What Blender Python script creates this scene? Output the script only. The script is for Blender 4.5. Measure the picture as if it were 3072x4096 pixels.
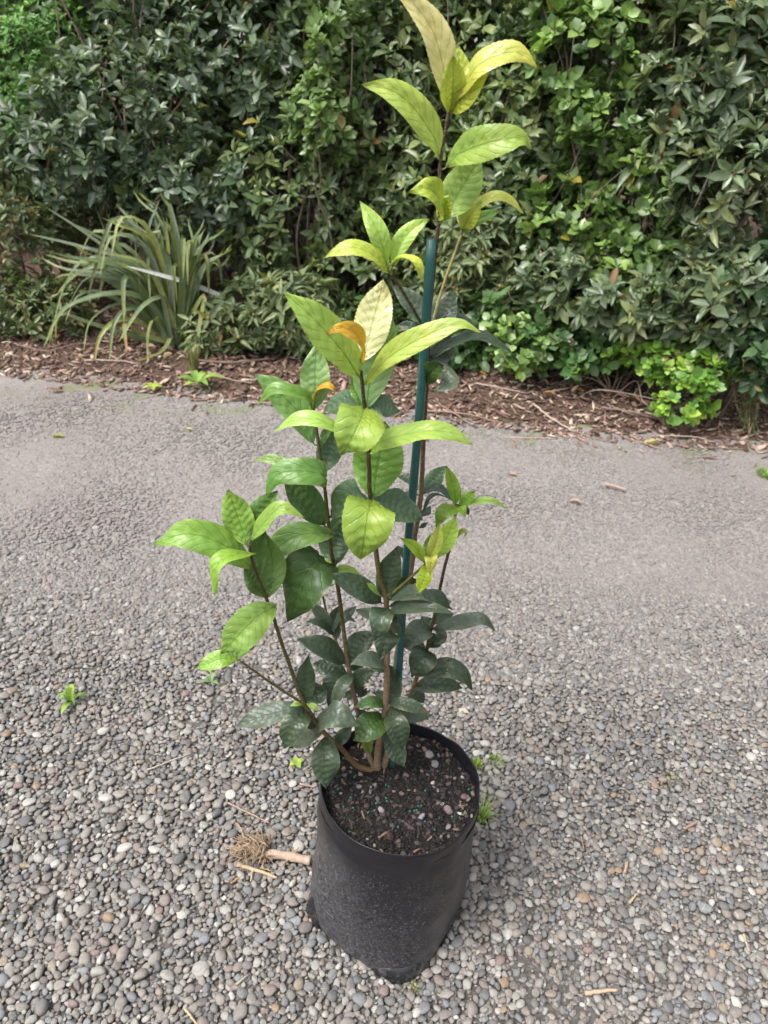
import bpy, math, random
import numpy as np
from mathutils import Vector, Matrix, noise as mnoise

# ------------------------------------------------------------------ camera, world, sun, exposure
scene = bpy.context.scene
for o in list(bpy.data.objects):
    bpy.data.objects.remove(o)
COL = scene.collection
PITCH, ROLL, CAMH, FPX = math.radians(32.6), math.radians(4.0), 1.32, 3077.0
PW, PH = 3072.0, 4096.0
cam_data = bpy.data.cameras.new('camera')
cam = bpy.data.objects.new('camera', cam_data)
COL.objects.link(cam)
cam.matrix_world = Matrix.Translation((0, 0, CAMH)) @ Matrix.Rotation(math.pi / 2 - PITCH, 4, 'X') @ Matrix.Rotation(ROLL, 4, 'Z')
cam_data.sensor_fit = 'VERTICAL'
cam_data.sensor_height = 36.0
cam_data.sensor_width = 27.0
cam_data.lens = 36.0 * FPX / PH
cam_data.clip_start = 0.02
cam_data.clip_end = 300
cam_data.dof.use_dof = True
cam_data.dof.focus_distance = 1.02
cam_data.dof.aperture_fstop = 8.5
scene.camera = cam

SUN_EL, SUN_AZ = math.radians(58), math.radians(-125)      # azimuth from +Y, clockwise
world = bpy.data.worlds.new('World')
scene.world = world
world.use_nodes = True
wn = world.node_tree
wn.nodes.clear()
sky = wn.nodes.new('ShaderNodeTexSky')
sky.sky_type = 'NISHITA'
sky.sun_disc = False
sky.sun_elevation = SUN_EL
sky.sun_rotation = SUN_AZ
sky.air_density = 1.0
sky.dust_density = 6.0
sky.ozone_density = 1.0
hs = wn.nodes.new('ShaderNodeHueSaturation')
hs.inputs['Saturation'].default_value = 0.25           # cloud cover takes the blue out
bg = wn.nodes.new('ShaderNodeBackground')
bg.inputs['Strength'].default_value = 0.15
wo = wn.nodes.new('ShaderNodeOutputWorld')
wn.links.new(sky.outputs[0], hs.inputs['Color'])
wn.links.new(hs.outputs[0], bg.inputs[0])
wn.links.new(bg.outputs[0], wo.inputs[0])
sun_data = bpy.data.lights.new('sun', 'SUN')
sun_data.energy = 1.5
sun_data.angle = math.radians(25)
sun_data.color = (1.0, 0.96, 0.9)
sun = bpy.data.objects.new('sun', sun_data)
COL.objects.link(sun)
sd = Vector((math.sin(SUN_AZ) * math.cos(SUN_EL), math.cos(SUN_AZ) * math.cos(SUN_EL), math.sin(SUN_EL)))
sun.location = sd * 20
sun.rotation_euler = sd.to_track_quat('Z', 'Y').to_euler()
vs = scene.view_settings
vs.view_transform = 'Standard'
vs.look = 'None'
vs.exposure = 0.95
vs.gamma = 1.0
vs.use_curve_mapping = False
scene.render.engine = 'CYCLES'
scene.cycles.use_denoising = True
scene.cycles.max_bounces = 5
scene.cycles.diffuse_bounces = 3
scene.cycles.glossy_bounces = 2
scene.cycles.use_adaptive_sampling = True
scene.cycles.adaptive_threshold = 0.02
scene.cycles.transmission_bounces = 4
scene.cycles.caustics_reflective = False
scene.cycles.caustics_refractive = False

rng = np.random.default_rng(11)
random.seed(5)

# ------------------------------------------------------------------ helpers
CAMR = np.array(cam.matrix_world.to_3x3())
CAMP = np.array([0, 0, CAMH])

def ray(x, y):
    return CAMR @ np.array([(x - PW / 2) / FPX, -(y - PH / 2) / FPX, -1.0])

def at_y(x, y, Y):
    d = ray(x, y)
    return CAMP + d * (Y / d[1])

def at_z(x, y, z=0.0):
    d = ray(x, y)
    return CAMP + d * ((z - CAMH) / d[2])

def axis_depth(P):
    return float(-(CAMR.T @ (np.asarray(P) - CAMP))[2])

def project(P):
    q = (np.asarray(P) - CAMP) @ CAMR
    z = -q[..., 2]
    return PW / 2 + FPX * q[..., 0] / z, PH / 2 - FPX * q[..., 1] / z, z

V = PW / 1659.0                      # overview units -> photo pixels

WLOC = {}

def tag(o, label=None, cat=None, group=None, kind=None):
    if label: o['label'] = label
    if cat: o['category'] = cat
    if group: o['group'] = group
    if kind: o['kind'] = kind
    return o

def place(o, loc, parent=None):
    WLOC[o.name] = np.array(loc, float)
    if parent is not None:
        o.parent = parent
        o.location = Vector(WLOC[o.name] - WLOC[parent.name])
    else:
        o.location = Vector(loc)
    COL.objects.link(o)
    return o

def empty(name, loc):
    o = bpy.data.objects.new(name, None)
    o.empty_display_size = 0.05
    return place(o, loc)

def mesh_from(name, verts, faces, mat, smooth=True, tint=None, uv=None, origin=(0, 0, 0)):
    me = bpy.data.meshes.new(name)
    v = np.asarray(verts, float) - np.asarray(origin, float)
    me.from_pydata([tuple(p) for p in v], [], [tuple(int(i) for i in f) for f in faces])
    finish_mesh(me, mat, smooth, tint, uv)
    return me

def finish_mesh(me, mat, smooth, tint, uv):
    if mat: me.materials.append(mat)
    if smooth:
        me.polygons.foreach_set('use_smooth', [True] * len(me.polygons))
    if tint is not None:
        t = np.ones((len(me.vertices), 4), np.float32)
        t[:, :3] = tint
        a = me.color_attributes.new('tint', 'FLOAT_COLOR', 'POINT')
        a.data.foreach_set('color', t.ravel())
    if uv is not None:
        lay = me.uv_layers.new(name='uv')
        li = np.empty(len(me.loops), np.int32)
        me.loops.foreach_get('vertex_index', li)
        lay.data.foreach_set('uv', np.asarray(uv, np.float32)[li].ravel())
    me.update()

def fast_mesh(name, verts, faces, mat, smooth=True, tint=None):
    """faces: (n,3) or (n,4) int array"""
    me = bpy.data.meshes.new(name)
    n, k = faces.shape
    me.vertices.add(len(verts))
    me.vertices.foreach_set('co', np.asarray(verts, np.float32).ravel())
    me.loops.add(n * k)
    me.loops.foreach_set('vertex_index', faces.astype(np.int32).ravel())
    me.polygons.add(n)
    me.polygons.foreach_set('loop_start', np.arange(0, n * k, k, dtype=np.int32))
    me.update(calc_edges=True)
    finish_mesh(me, mat, smooth, tint, None)
    return me

def obj(name, me, parent=None, loc=(0, 0, 0)):
    return place(bpy.data.objects.new(name, me), loc, parent)

def spline(pts, n):
    """Catmull-Rom resample"""
    P = np.asarray(pts, float)
    if len(P) == 2:
        t = np.linspace(0, 1, n)[:, None]
        return P[0] * (1 - t) + P[1] * t
    E = np.vstack([2 * P[0] - P[1], P, 2 * P[-1] - P[-2]])
    seg = np.linalg.norm(np.diff(P, axis=0), axis=1)
    cum = np.concatenate([[0], np.cumsum(seg)])
    out = []
    for s in np.linspace(0, cum[-1], n):
        i = min(int(np.searchsorted(cum, s, side='right') - 1), len(seg) - 1)
        u = (s - cum[i]) / max(seg[i], 1e-9)
        a, b, c, d = E[i], E[i + 1], E[i + 2], E[i + 3]
        out.append(0.5 * (2 * b + (c - a) * u + (2 * a - 5 * b + 4 * c - d) * u * u + (3 * b - a - 3 * c + d) * u ** 3))
    return np.array(out)

def unit(a):
    a = np.asarray(a, float)
    return a / np.maximum(np.linalg.norm(a, axis=-1, keepdims=True), 1e-9)

def tube(P, R, sides=8, cap=True):
    P = np.asarray(P, float)
    R = np.broadcast_to(np.asarray(R, float), (len(P),))
    T = unit(np.gradient(P, axis=0))
    ref = np.array([0.3, 0.9, 0.2])
    verts, faces = [], []
    for i in range(len(P)):
        a = unit(np.cross(T[i], ref)); b = np.cross(T[i], a)
        for k in range(sides):
            w = 2 * math.pi * k / sides
            verts.append(P[i] + R[i] * (math.cos(w) * a + math.sin(w) * b))
    for i in range(len(P) - 1):
        for k in range(sides):
            k2 = (k + 1) % sides
            faces.append((i * sides + k, i * sides + k2, (i + 1) * sides + k2, (i + 1) * sides + k))
    if cap:
        faces.append(tuple(range(sides - 1, -1, -1)))
        faces.append(tuple((len(P) - 1) * sides + k for k in range(sides)))
    return verts, faces

class Bag:
    """joins pieces of one part"""
    def __init__(s): s.v, s.f, s.t = [], [], []
    def add(s, v, f, tint=None):
        o = len(s.v)
        s.v += [tuple(p) for p in v]
        s.f += [tuple(i + o for i in q) for q in f]
        tt = (1, 1, 1) if tint is None else tint
        s.t += [tuple(tt)] * len(v) if np.ndim(tt) == 1 else [tuple(x) for x in tt]
    def mesh(s, name, mat, origin=(0, 0, 0), smooth=True):
        return mesh_from(name, s.v, s.f, mat, smooth, np.array(s.t), None, origin)

def scatter_mesh(name, protos, idx, pos, basis, scale, tint, mat, smooth=True):
    """joined copies of triangle protos: pos (n,3), basis (n,3,3) columns = axes, scale (n,3)"""
    VV, FF, TT = [], [], []
    off = 0
    for k, (pv, pf) in enumerate(protos):
        m = np.where(idx == k)[0]
        if not len(m): continue
        loc = pv[None] * scale[m][:, None, :]
        w = np.einsum('nij,nvj->nvi', basis[m], loc) + pos[m][:, None, :]
        VV.append(w.reshape(-1, 3))
        FF.append((pf[None] + (np.arange(len(m)) * len(pv))[:, None, None]).reshape(-1, pf.shape[1]) + off)
        TT.append(np.repeat(tint[m], len(pv), axis=0))
        off += len(m) * len(pv)
    return fast_mesh(name, np.vstack(VV), np.vstack(FF), mat, smooth, np.vstack(TT))

def rand_basis(n, tilt):
    """random yaw with limited tilt"""
    yaw = rng.uniform(0, 2 * np.pi, n); tx = rng.normal(0, tilt, n); ty = rng.normal(0, tilt, n)
    cz, sz = np.cos(yaw), np.sin(yaw); cx, sx = np.cos(tx), np.sin(tx); cy, sy = np.cos(ty), np.sin(ty)
    z0 = np.zeros(n); o1 = np.ones(n)
    Rz = np.stack([np.stack([cz, -sz, z0], -1), np.stack([sz, cz, z0], -1), np.stack([z0, z0, o1], -1)], 1)
    Rx = np.stack([np.stack([o1, z0, z0], -1), np.stack([z0, cx, -sx], -1), np.stack([z0, sx, cx], -1)], 1)
    Ry = np.stack([np.stack([cy, z0, sy], -1), np.stack([z0, o1, z0], -1), np.stack([-sy, z0, cy], -1)], 1)
    return Rx @ Ry @ Rz, (tx, ty, yaw)

def vnoise(P, s, seed=0.0):
    return np.array([mnoise.noise(Vector((p[0] * s + seed, p[1] * s, p[2] * s))) for p in P])

# ------------------------------------------------------------------ materials
class NT:
    def __init__(s, name):
        s.m = bpy.data.materials.new(name); s.m.use_nodes = True
        s.t = s.m.node_tree; s.t.nodes.clear()
        s.out = s.t.nodes.new('ShaderNodeOutputMaterial')
    def n(s, kind, **kw):
        nd = s.t.nodes.new('ShaderNode' + kind)
        for k, v in kw.items():
            if hasattr(nd, k): setattr(nd, k, v)
        return nd
    def l(s, a, b): s.t.links.new(a, b)
    def val(s, x, sock):
        if hasattr(x, 'is_output'): s.l(x, sock)
        else:
            if isinstance(x, (tuple, list)) and len(x) == 3 and sock.type == 'RGBA': x = (*x, 1)
            sock.default_value = x
    def math(s, op, a, b=0.0, c=0.0):
        nd = s.n('Math', operation=op)
        for i, x in enumerate((a, b, c)): s.val(x, nd.inputs[i])
        return nd.outputs[0]
    def ramp(s, x, a, b, c=0.0, d=1.0, smooth=True):
        nd = s.n('MapRange'); nd.interpolation_type = 'SMOOTHSTEP' if smooth else 'LINEAR'
        for i, v in enumerate((x, a, b, c, d)): s.val(v, nd.inputs[i])
        return nd.outputs[0]
    def mix(s, f, a, b, blend='MIX'):
        nd = s.n('Mix'); nd.data_type = 'RGBA'; nd.blend_type = blend
        s.val(f, nd.inputs[0]); s.val(a, nd.inputs[6]); s.val(b, nd.inputs[7])
        return nd.outputs[2]
    def noise(s, vec, scale, detail=3, rough=0.55, out=0):
        nd = s.n('TexNoise'); s.l(vec, nd.inputs['Vector'])
        nd.inputs['Scale'].default_value = scale; nd.inputs['Detail'].default_value = detail
        nd.inputs['Roughness'].default_value = rough
        return nd.outputs[out]
    def voronoi(s, vec, scale, feature='F1', out=0, rnd=1.0):
        nd = s.n('TexVoronoi'); nd.feature = feature; s.l(vec, nd.inputs['Vector'])
        nd.inputs['Scale'].default_value = scale; nd.inputs['Randomness'].default_value = rnd
        return nd.outputs[out]
    def stops(s, x, cols, const=False):
        nd = s.n('ValToRGB'); s.l(x, nd.inputs[0]); cr = nd.color_ramp
        if const: cr.interpolation = 'CONSTANT'
        while len(cr.elements) < len(cols): cr.elements.new(0.5)
        for e, (p, c) in zip(cr.elements, cols): e.position = p; e.color = (*c, 1)
        return nd.outputs[0]
    def bump(s, h, strength=0.3, dist=0.01):
        nd = s.n('Bump'); nd.inputs['Strength'].default_value = strength; nd.inputs['Distance'].default_value = dist
        s.l(h, nd.inputs['Height']); return nd.outputs[0]
    def bsdf(s, col, rough=0.6, spec=0.5, normal=None):
        nd = s.n('BsdfPrincipled'); s.val(col, nd.inputs['Base Color']); s.val(rough, nd.inputs['Roughness'])
        s.val(spec, nd.inputs['Specular IOR Level'])
        if normal is not None: s.l(normal, nd.inputs['Normal'])
        return nd.outputs[0]
    def done(s, sh): s.l(sh, s.out.inputs[0]); return s.m
    def obco(s): return s.n('TexCoord').outputs['Object']
    def geopos(s): return s.n('NewGeometry').outputs['Position']

def leaf_mat():
    k = NT('shrub_leaf')
    oi = k.n('ObjectInfo'); uv = k.n('UVMap'); uv.uv_map = 'uv'
    sep = k.n('SeparateXYZ'); k.l(uv.outputs[0], sep.inputs[0])
    u, v = sep.outputs[0], sep.outputs[1]
    a = k.math('MULTIPLY', k.math('ABSOLUTE', k.math('SUBTRACT', u, 0.5)), 2.0)
    oc = k.obco()
    wob = k.math('MULTIPLY', k.math('SUBTRACT', k.noise(oc, 60, 2), 0.5), 0.9)
    mid = k.ramp(a, 0.025, 0.06, 1, 0)
    ph = k.math('FRACT', k.math('ADD', k.math('SUBTRACT', k.math('MULTIPLY', v, 8.5), k.math('MULTIPLY', k.math('POWER', a, 0.8), 2.0)), wob))
    lat = k.ramp(k.math('ABSOLUTE', k.math('SUBTRACT', ph, 0.5)), 0.02, 0.09, 1, 0)
    lat = k.math('MULTIPLY', lat, k.ramp(a, 0.75, 0.98, 1, 0))
    vein = k.math('MAXIMUM', mid, k.math('MULTIPLY', lat, 0.55))
    ret = k.ramp(k.voronoi(oc, 260, 'DISTANCE_TO_EDGE'), 0.0, 0.12, 1, 0)
    base = oi.outputs['Color']
    mott = k.ramp(k.noise(oc, 42, 4, 0.6), 0.3, 0.72)
    c1 = k.mix(k.math('MULTIPLY', mott, 0.45), base, (0.62, 0.66, 0.30), 'MULTIPLY')
    big = k.ramp(k.noise(oc, 14, 2), 0.42, 0.66)
    c1 = k.mix(k.math('MULTIPLY', big, 0.5), c1, k.mix(1.0, c1, (1.25, 1.05, 0.7), 'MULTIPLY'))
    bw = k.n('RGBToBW'); k.l(base, bw.inputs[0])
    pale = k.ramp(bw.outputs[0], 0.10, 0.28)          # young blades carry darker veins, old blades paler ones
    bright = k.mix(pale, k.mix(0.08, k.mix(1.0, base, (2.3, 2.1, 1.8), 'MULTIPLY'), (0.5, 0.55, 0.3)), k.mix(1.0, base, (0.50, 0.62, 0.6), 'MULTIPLY'))
    c2 = k.mix(k.math('MULTIPLY', vein, 0.30), c1, bright)
    c2 = k.mix(k.math('MULTIPLY', ret, 0.12), c2, bright)
    edge = k.ramp(a, 0.93, 0.99)
    c2 = k.mix(k.math('MULTIPLY', edge, 0.22), c2, (0.42, 0.45, 0.12))
    brn = k.math('MULTIPLY', k.ramp(a, 0.82, 0.97), k.ramp(k.noise(oc, 55, 3, 0.6), 0.60, 0.68))
    c2 = k.mix(k.math('MULTIPLY', brn, 0.7), c2, (0.20, 0.12, 0.045))
    spot = k.math('MULTIPLY', k.ramp(k.voronoi(oc, 95), 0.10, 0.16, 1, 0), k.ramp(k.noise(oc, 30, 2), 0.52, 0.62))
    c2 = k.mix(k.math('MULTIPLY', spot, 0.55), c2, k.mix(0.5, base, (0.25, 0.17, 0.06)))
    fl = k.math('MULTIPLY', k.ramp(k.noise(oc, 330, 2, 0.5), 0.70, 0.74), k.ramp(k.noise(oc, 38, 2), 0.45, 0.6))
    c2 = k.mix(k.math('MULTIPLY', fl, oi.outputs['Alpha']), c2, (0.62, 0.62, 0.45))
    at = k.n('Attribute'); at.attribute_type = 'OBJECT'; at.attribute_name = '["scorch"]'
    red = k.math('MULTIPLY', k.ramp(k.math('ADD', v, k.math('MULTIPLY', wob, 0.2)), 0.86, 0.96), at.outputs['Fac'])
    c2 = k.mix(red, c2, (0.22, 0.06, 0.03))
    pet = k.ramp(v, -0.02, -0.005, 1, 0)
    c2 = k.mix(pet, c2, k.mix(0.5, base, (0.07, 0.02, 0.02)))
    h = k.math('SUBTRACT', k.math('ADD', k.math('MULTIPLY', k.noise(oc, 90, 2), 0.22), k.math('MULTIPLY', ret, -0.05)), k.math('MULTIPLY', vein, 0.7))
    nb = k.bump(h, 0.6, 0.0020)
    sh = k.bsdf(c2, k.math('ADD', 0.27, k.math('MULTIPLY', mott, 0.16)), 0.62, nb)
    tr = k.n('BsdfTranslucent')
    k.l(k.mix(0.5, c2, (1.0, 1.0, 0.55), 'MULTIPLY'), tr.inputs[0]); k.l(nb, tr.inputs[1])
    mx = k.n('MixShader'); mx.inputs[0].default_value = 0.32
    k.l(sh, mx.inputs[1]); k.l(tr.outputs[0], mx.inputs[2])
    return k.done(mx.outputs[0])

def foliage_mat(name, rough=0.35, trans=0.25, spec=0.5):
    """hedge leaves: per-leaf tint on joined leaves, object colour on single ones"""
    k = NT(name)
    oi = k.n('ObjectInfo'); at = k.n('Attribute'); at.attribute_name = 'tint'
    c = k.mix(1.0, at.outputs['Color'], oi.outputs['Color'], 'MULTIPLY')
    p = k.geopos()
    c = k.mix(k.ramp(k.noise(p, 55, 2), 0.35, 0.7, 0, 0.45), c, (0.5, 0.55, 0.4), 'MULTIPLY')
    sh = k.bsdf(c, k.ramp(k.noise(p, 25, 1), 0.3, 0.7, rough - 0.08, rough + 0.15), spec)
    tr = k.n('BsdfTranslucent'); k.l(k.mix(0.6, c, (1.0, 1.0, 0.4), 'MULTIPLY'), tr.inputs[0])
    mx = k.n('MixShader'); mx.inputs[0].default_value = trans
    k.l(sh, mx.inputs[1]); k.l(tr.outputs[0], mx.inputs[2])
    return k.done(mx.outputs[0])

def tint_mat(name, rough=0.8, bump=0.4, scale=80, spec=0.3, var=0.5, stretch=None):
    k = NT(name)
    oi = k.n('ObjectInfo'); at = k.n('Attribute'); at.attribute_name = 'tint'
    c = k.mix(1.0, at.outputs['Color'], oi.outputs['Color'], 'MULTIPLY')
    p = k.geopos()
    if stretch:
        mp = k.n('Mapping'); mp.inputs['Scale'].default_value = stretch; k.l(p, mp.inputs[0]); p = mp.outputs[0]
    nz = k.noise(p, scale, 5, 0.65)
    c = k.mix(k.ramp(nz, 0.3, 0.75, 0, var), c, (0.35, 0.32, 0.3), 'MULTIPLY')
    return k.done(k.bsdf(c, rough, spec, k.bump(nz, bump, 0.004)))

def stem_mat():
    k = NT('stem_bark')
    at = k.n('Attribute'); at.attribute_name = 'tint'
    p = k.geopos()
    n1 = k.noise(p, 160, 4, 0.6)
    c = k.mix(k.ramp(n1, 0.35, 0.7, 0, 0.6), at.outputs['Color'], (0.35, 0.28, 0.22), 'MULTIPLY')
    mp = k.n('Mapping'); mp.inputs['Scale'].default_value = (1, 1, 0.6); k.l(p, mp.inputs[0])
    sp = k.ramp(k.voronoi(mp.outputs[0], 520), 0.16, 0.26, 1, 0)
    c = k.mix(k.math('MULTIPLY', sp, 0.75), c, (0.46, 0.36, 0.16))
    h = k.math('ADD', n1, sp)
    return k.done(k.bsdf(c, 0.6, 0.35, k.bump(h, 0.6, 0.001)))

def gravel_mat():
    k = NT('river_pebble')
    oi = k.n('ObjectInfo'); r = oi.outputs['Random']
    col = k.stops(r, [(0.0, (.19, .185, .18)), (.10, (.27, .255, .235)), (.22, (.15, .15, .152)), (.32, (.33, .32, .30)), (.42, (.235, .215, .20)),
                      (.52, (.20, .205, .215)), (.60, (.29, .265, .24)), (.69, (.17, .155, .148)), (.77, (.36, .345, .325)), (.83, (.24, .205, .185)),
                      (.89, (.29, .245, .195)), (.92, (.23, .24, .255)), (.945, (.46, .445, .42)), (.975, (.31, .225, .155)), (.988, (.25, .185, .17))], True)
    p = k.obco(); add = k.n('VectorMath', operation='ADD'); k.l(p, add.inputs[0])
    cv = k.n('CombineXYZ'); k.l(k.math('MULTIPLY', r, 37.0), cv.inputs[0]); k.l(k.math('MULTIPLY', r, 91.0), cv.inputs[1])
    k.l(cv.outputs[0], add.inputs[1]); q = add.outputs[0]
    n1 = k.noise(q, 1.6, 4, 0.6); n2 = k.noise(q, 9.0, 3, 0.7)
    c = k.mix(k.ramp(n1, 0.35, 0.7, 0.0, 0.55), col, (0.62, 0.6, 0.56), 'MULTIPLY')
    c = k.mix(k.ramp(n2, 0.55, 0.75, 0.0, 0.30), c, (0.40, 0.38, 0.35))
    w = k.n('TexWave'); w.wave_type = 'BANDS'; w.inputs['Scale'].default_value = 0.35; w.inputs['Distortion'].default_value = 4
    k.l(q, w.inputs['Vector'])
    band = k.math('MULTIPLY', k.ramp(w.outputs['Fac'], 0.93, 0.98), k.math('GREATER_THAN', k.math('FRACT', k.math('MULTIPLY', r, 53.7)), 0.95))
    c = k.mix(k.math('MULTIPLY', band, 0.3), c, (0.55, 0.54, 0.5))
    c = k.mix(1.0, c, (0.82, 0.815, 0.815), 'MULTIPLY')
    # ground-in dust: the far part of the path is paler and browner
    sp = k.n('SeparateXYZ'); k.l(k.geopos(), sp.inputs[0])
    nz = k.math('MULTIPLY', k.math('SUBTRACT', k.noise(k.geopos(), 2.2, 3), 0.5), 0.8)
    far = k.ramp(k.math('ADD', sp.outputs[1], nz), 1.05, 2.0)
    c = k.mix(k.math('MULTIPLY', far, 0.62), c, (0.190, 0.176, 0.172))
    return k.done(k.bsdf(c, k.ramp(n2, 0.3, 0.7, 0.5, 0.75), 0.4, k.bump(n2, 0.25, 0.15)))

def path_mat():
    k = NT('packed_path')
    p = k.geopos(); sp = k.n('SeparateXYZ'); k.l(p, sp.inputs[0])
    far = k.ramp(k.math('ADD', sp.outputs[1], k.math('MULTIPLY', k.math('SUBTRACT', k.noise(p, 2.2, 3), 0.5), 0.8)), 1.15, 1.9)
    big = k.noise(p, 1.3, 4, 0.55); med = k.noise(p, 7, 4, 0.6); fine = k.noise(p, 150, 4, 0.7)
    vo = k.voronoi(p, 130, 'F1', 1); vd = k.voronoi(p, 130, 'F1', 0)
    vs_ = k.n('SeparateXYZ'); k.l(vo, vs_.inputs[0]); vg = vs_.outputs[0]
    dirt = k.mix(k.ramp(fine, 0.3, 0.7), (0.05, 0.045, 0.042), (0.12, 0.11, 0.10))
    grit = k.mix(k.ramp(fine, 0.32, 0.68), (0.150, 0.138, 0.131), (0.245, 0.226, 0.215))
    grit = k.mix(0.38, grit, k.mix(vg, (0.10, 0.09, 0.085), (0.34, 0.315, 0.30)))
    grit = k.mix(k.ramp(big, 0.48, 0.66, 0, 0.5), grit, (0.180, 0.148, 0.150))
    grit = k.mix(k.ramp(med, 0.5, 0.75, 0, 0.4), grit, (0.215, 0.205, 0.178))
    c = k.mix(far, dirt, grit)
    # moss creeping out from the bed edge
    edge = k.math('ADD', sp.outputs[1], k.math('MULTIPLY', sp.outputs[0], 0.075))
    ms = k.math('MULTIPLY', k.ramp(edge, 2.45, 2.80), k.ramp(k.noise(p, 6.5, 5, 0.7), 0.50, 0.60))
    c = k.mix(k.math('MULTIPLY', ms, 0.75), c, (0.13, 0.155, 0.055))
    h = k.math('ADD', k.math('MULTIPLY', vd, -0.6), k.math('MULTIPLY', fine, 0.6))
    return k.done(k.bsdf(c, 0.85, 0.25, k.bump(fine, 0.15, 0.003)))

def bag_mat():
    k = NT('black_polythene')
    p = k.obco(); sp = k.n('SeparateXYZ'); k.l(p, sp.inputs[0])
    z = sp.outputs[2]
    mp = k.n('Mapping'); mp.inputs['Scale'].default_value = (1, 1, 2.2); k.l(p, mp.inputs[0]); q = mp.outputs[0]
    film = k.noise(q, 190, 5, 0.75)
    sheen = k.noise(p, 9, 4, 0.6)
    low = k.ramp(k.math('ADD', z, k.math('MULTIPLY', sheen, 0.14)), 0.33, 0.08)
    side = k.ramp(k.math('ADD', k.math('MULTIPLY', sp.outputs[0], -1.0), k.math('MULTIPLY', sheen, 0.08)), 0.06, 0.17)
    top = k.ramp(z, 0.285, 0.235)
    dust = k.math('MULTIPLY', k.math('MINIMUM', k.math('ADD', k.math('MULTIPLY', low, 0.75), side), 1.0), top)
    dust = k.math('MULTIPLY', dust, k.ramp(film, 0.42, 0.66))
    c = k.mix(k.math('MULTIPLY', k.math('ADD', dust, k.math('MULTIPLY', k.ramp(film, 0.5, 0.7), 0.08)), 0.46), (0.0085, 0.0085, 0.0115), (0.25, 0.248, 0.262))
    fleck = k.math('MULTIPLY', k.ramp(k.noise(q, 300, 2, 0.5), 0.635, 0.69), top)
    c = k.mix(k.math('MULTIPLY', fleck, 0.48), c, (0.42, 0.42, 0.43))
    mud = k.math('MULTIPLY', k.ramp(z, 0.045, 0.0), k.ramp(k.noise(p, 30, 4), 0.45, 0.65))
    c = k.mix(k.math('MULTIPLY', mud, 0.6), c, (0.12, 0.10, 0.08))
    h = k.math('ADD', k.math('MULTIPLY', film, 0.5), sheen)
    return k.done(k.bsdf(c, k.ramp(dust, 0, 1, 0.32, 0.6), 0.42, k.bump(h, 0.25, 0.0015)))

def stake_mat():
    k = NT('green_plastic_stake')
    p = k.obco(); n1 = k.noise(p, 30, 4, 0.6)
    mp = k.n('Mapping'); mp.inputs['Scale'].default_value = (1, 1, 0.05); k.l(p, mp.inputs[0])
    st = k.noise(mp.outputs[0], 500, 2)
    c = k.mix(k.ramp(n1, 0.35, 0.7), (0.010, 0.060, 0.056), (0.018, 0.088, 0.080))
    c = k.mix(k.ramp(st, 0.6, 0.75, 0, 0.35), c, (0.10, 0.20, 0.18))
    return k.done(k.bsdf(c, 0.42, 0.5, k.bump(st, 0.3, 0.001)))

def soil_mat():
    k = NT('potting_soil'); p = k.geopos()
    n1 = k.noise(p, 90, 6, 0.75); n2 = k.noise(p, 18, 3)
    c = k.mix(k.ramp(n1, 0.35, 0.7), (0.006, 0.005, 0.005), (0.030, 0.024, 0.021))
    c = k.mix(k.ramp(n2, 0.55, 0.7, 0, 0.35), c, (0.028, 0.032, 0.012))
    return k.done(k.bsdf(c, 0.85, 0.25, k.bump(n1, 1.0, 0.01)))

def mulch_mat():
    k = NT('mulch_ground'); p = k.geopos()
    n1 = k.noise(p, 60, 6, 0.7); n2 = k.noise(p, 5, 3)
    c = k.mix(k.ramp(n1, 0.3, 0.7), (0.045, 0.028, 0.022), (0.19, 0.125, 0.095))
    c = k.mix(k.ramp(n2, 0.5, 0.75, 0, 0.4), c, (0.09, 0.10, 0.04))
    return k.done(k.bsdf(c, 0.9, 0.2, k.bump(n1, 1.0, 0.02)))

M_LEAF, M_STEM, M_PEB, M_PATH = leaf_mat(), stem_mat(), gravel_mat(), path_mat()
M_BAG, M_STAKE, M_SOIL, M_MULCH = bag_mat(), stake_mat(), soil_mat(), mulch_mat()
M_GLOSSY = foliage_mat('glossy_hedge_leaf', 0.34, 0.36, 0.7)
M_MATT = foliage_mat('dull_hedge_leaf', 0.45, 0.33, 0.45)
M_WEED = foliage_mat('weed_leaf', 0.5, 0.4, 0.3)
M_CHIP = tint_mat('bark_chip', 0.85, 0.5, 140)
M_STONE = tint_mat('rough_stone', 0.8, 0.6, 160)
M_WOOD = tint_mat('dry_wood', 0.75, 0.5, 120, 0.3, 0.5, (1, 1, 1))
M_TWIG = tint_mat('twig_bark', 0.8, 0.5, 60)
k_ = NT('fertiliser_pellet'); M_PELLET = k_.done(k_.bsdf((0.008, 0.13, 0.085), 0.4, 0.5))

# ------------------------------------------------------------------ ground
def grid_mesh(name, xs, ys, zf, mat):
    X, Y = np.meshgrid(xs, ys)
    Z = zf(X, Y)
    nv, nu = X.shape
    i = np.arange(nv * nu).reshape(nv, nu)
    F = np.stack([i[:-1, :-1], i[:-1, 1:], i[1:, 1:], i[1:, :-1]], -1).reshape(-1, 4)
    return fast_mesh(name, np.stack([X, Y, Z], -1).reshape(-1, 3), F, mat)

def np_noise(X, Y, s, seed=0):
    f = X.ravel(); g = Y.ravel()
    return np.array([mnoise.noise(Vector((a * s + seed, b * s, seed * 0.37))) for a, b in zip(f, g)]).reshape(X.shape)

def sp_axis(lo, hi, dlo, dhi, step, far):
    a = list(np.arange(dlo, dhi, step))
    b = [lo, (lo + dlo) / 2] if lo < dlo else []
    c = [(hi + dhi) / 2, hi]
    return np.array(b + a + [dhi] + c)

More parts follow.
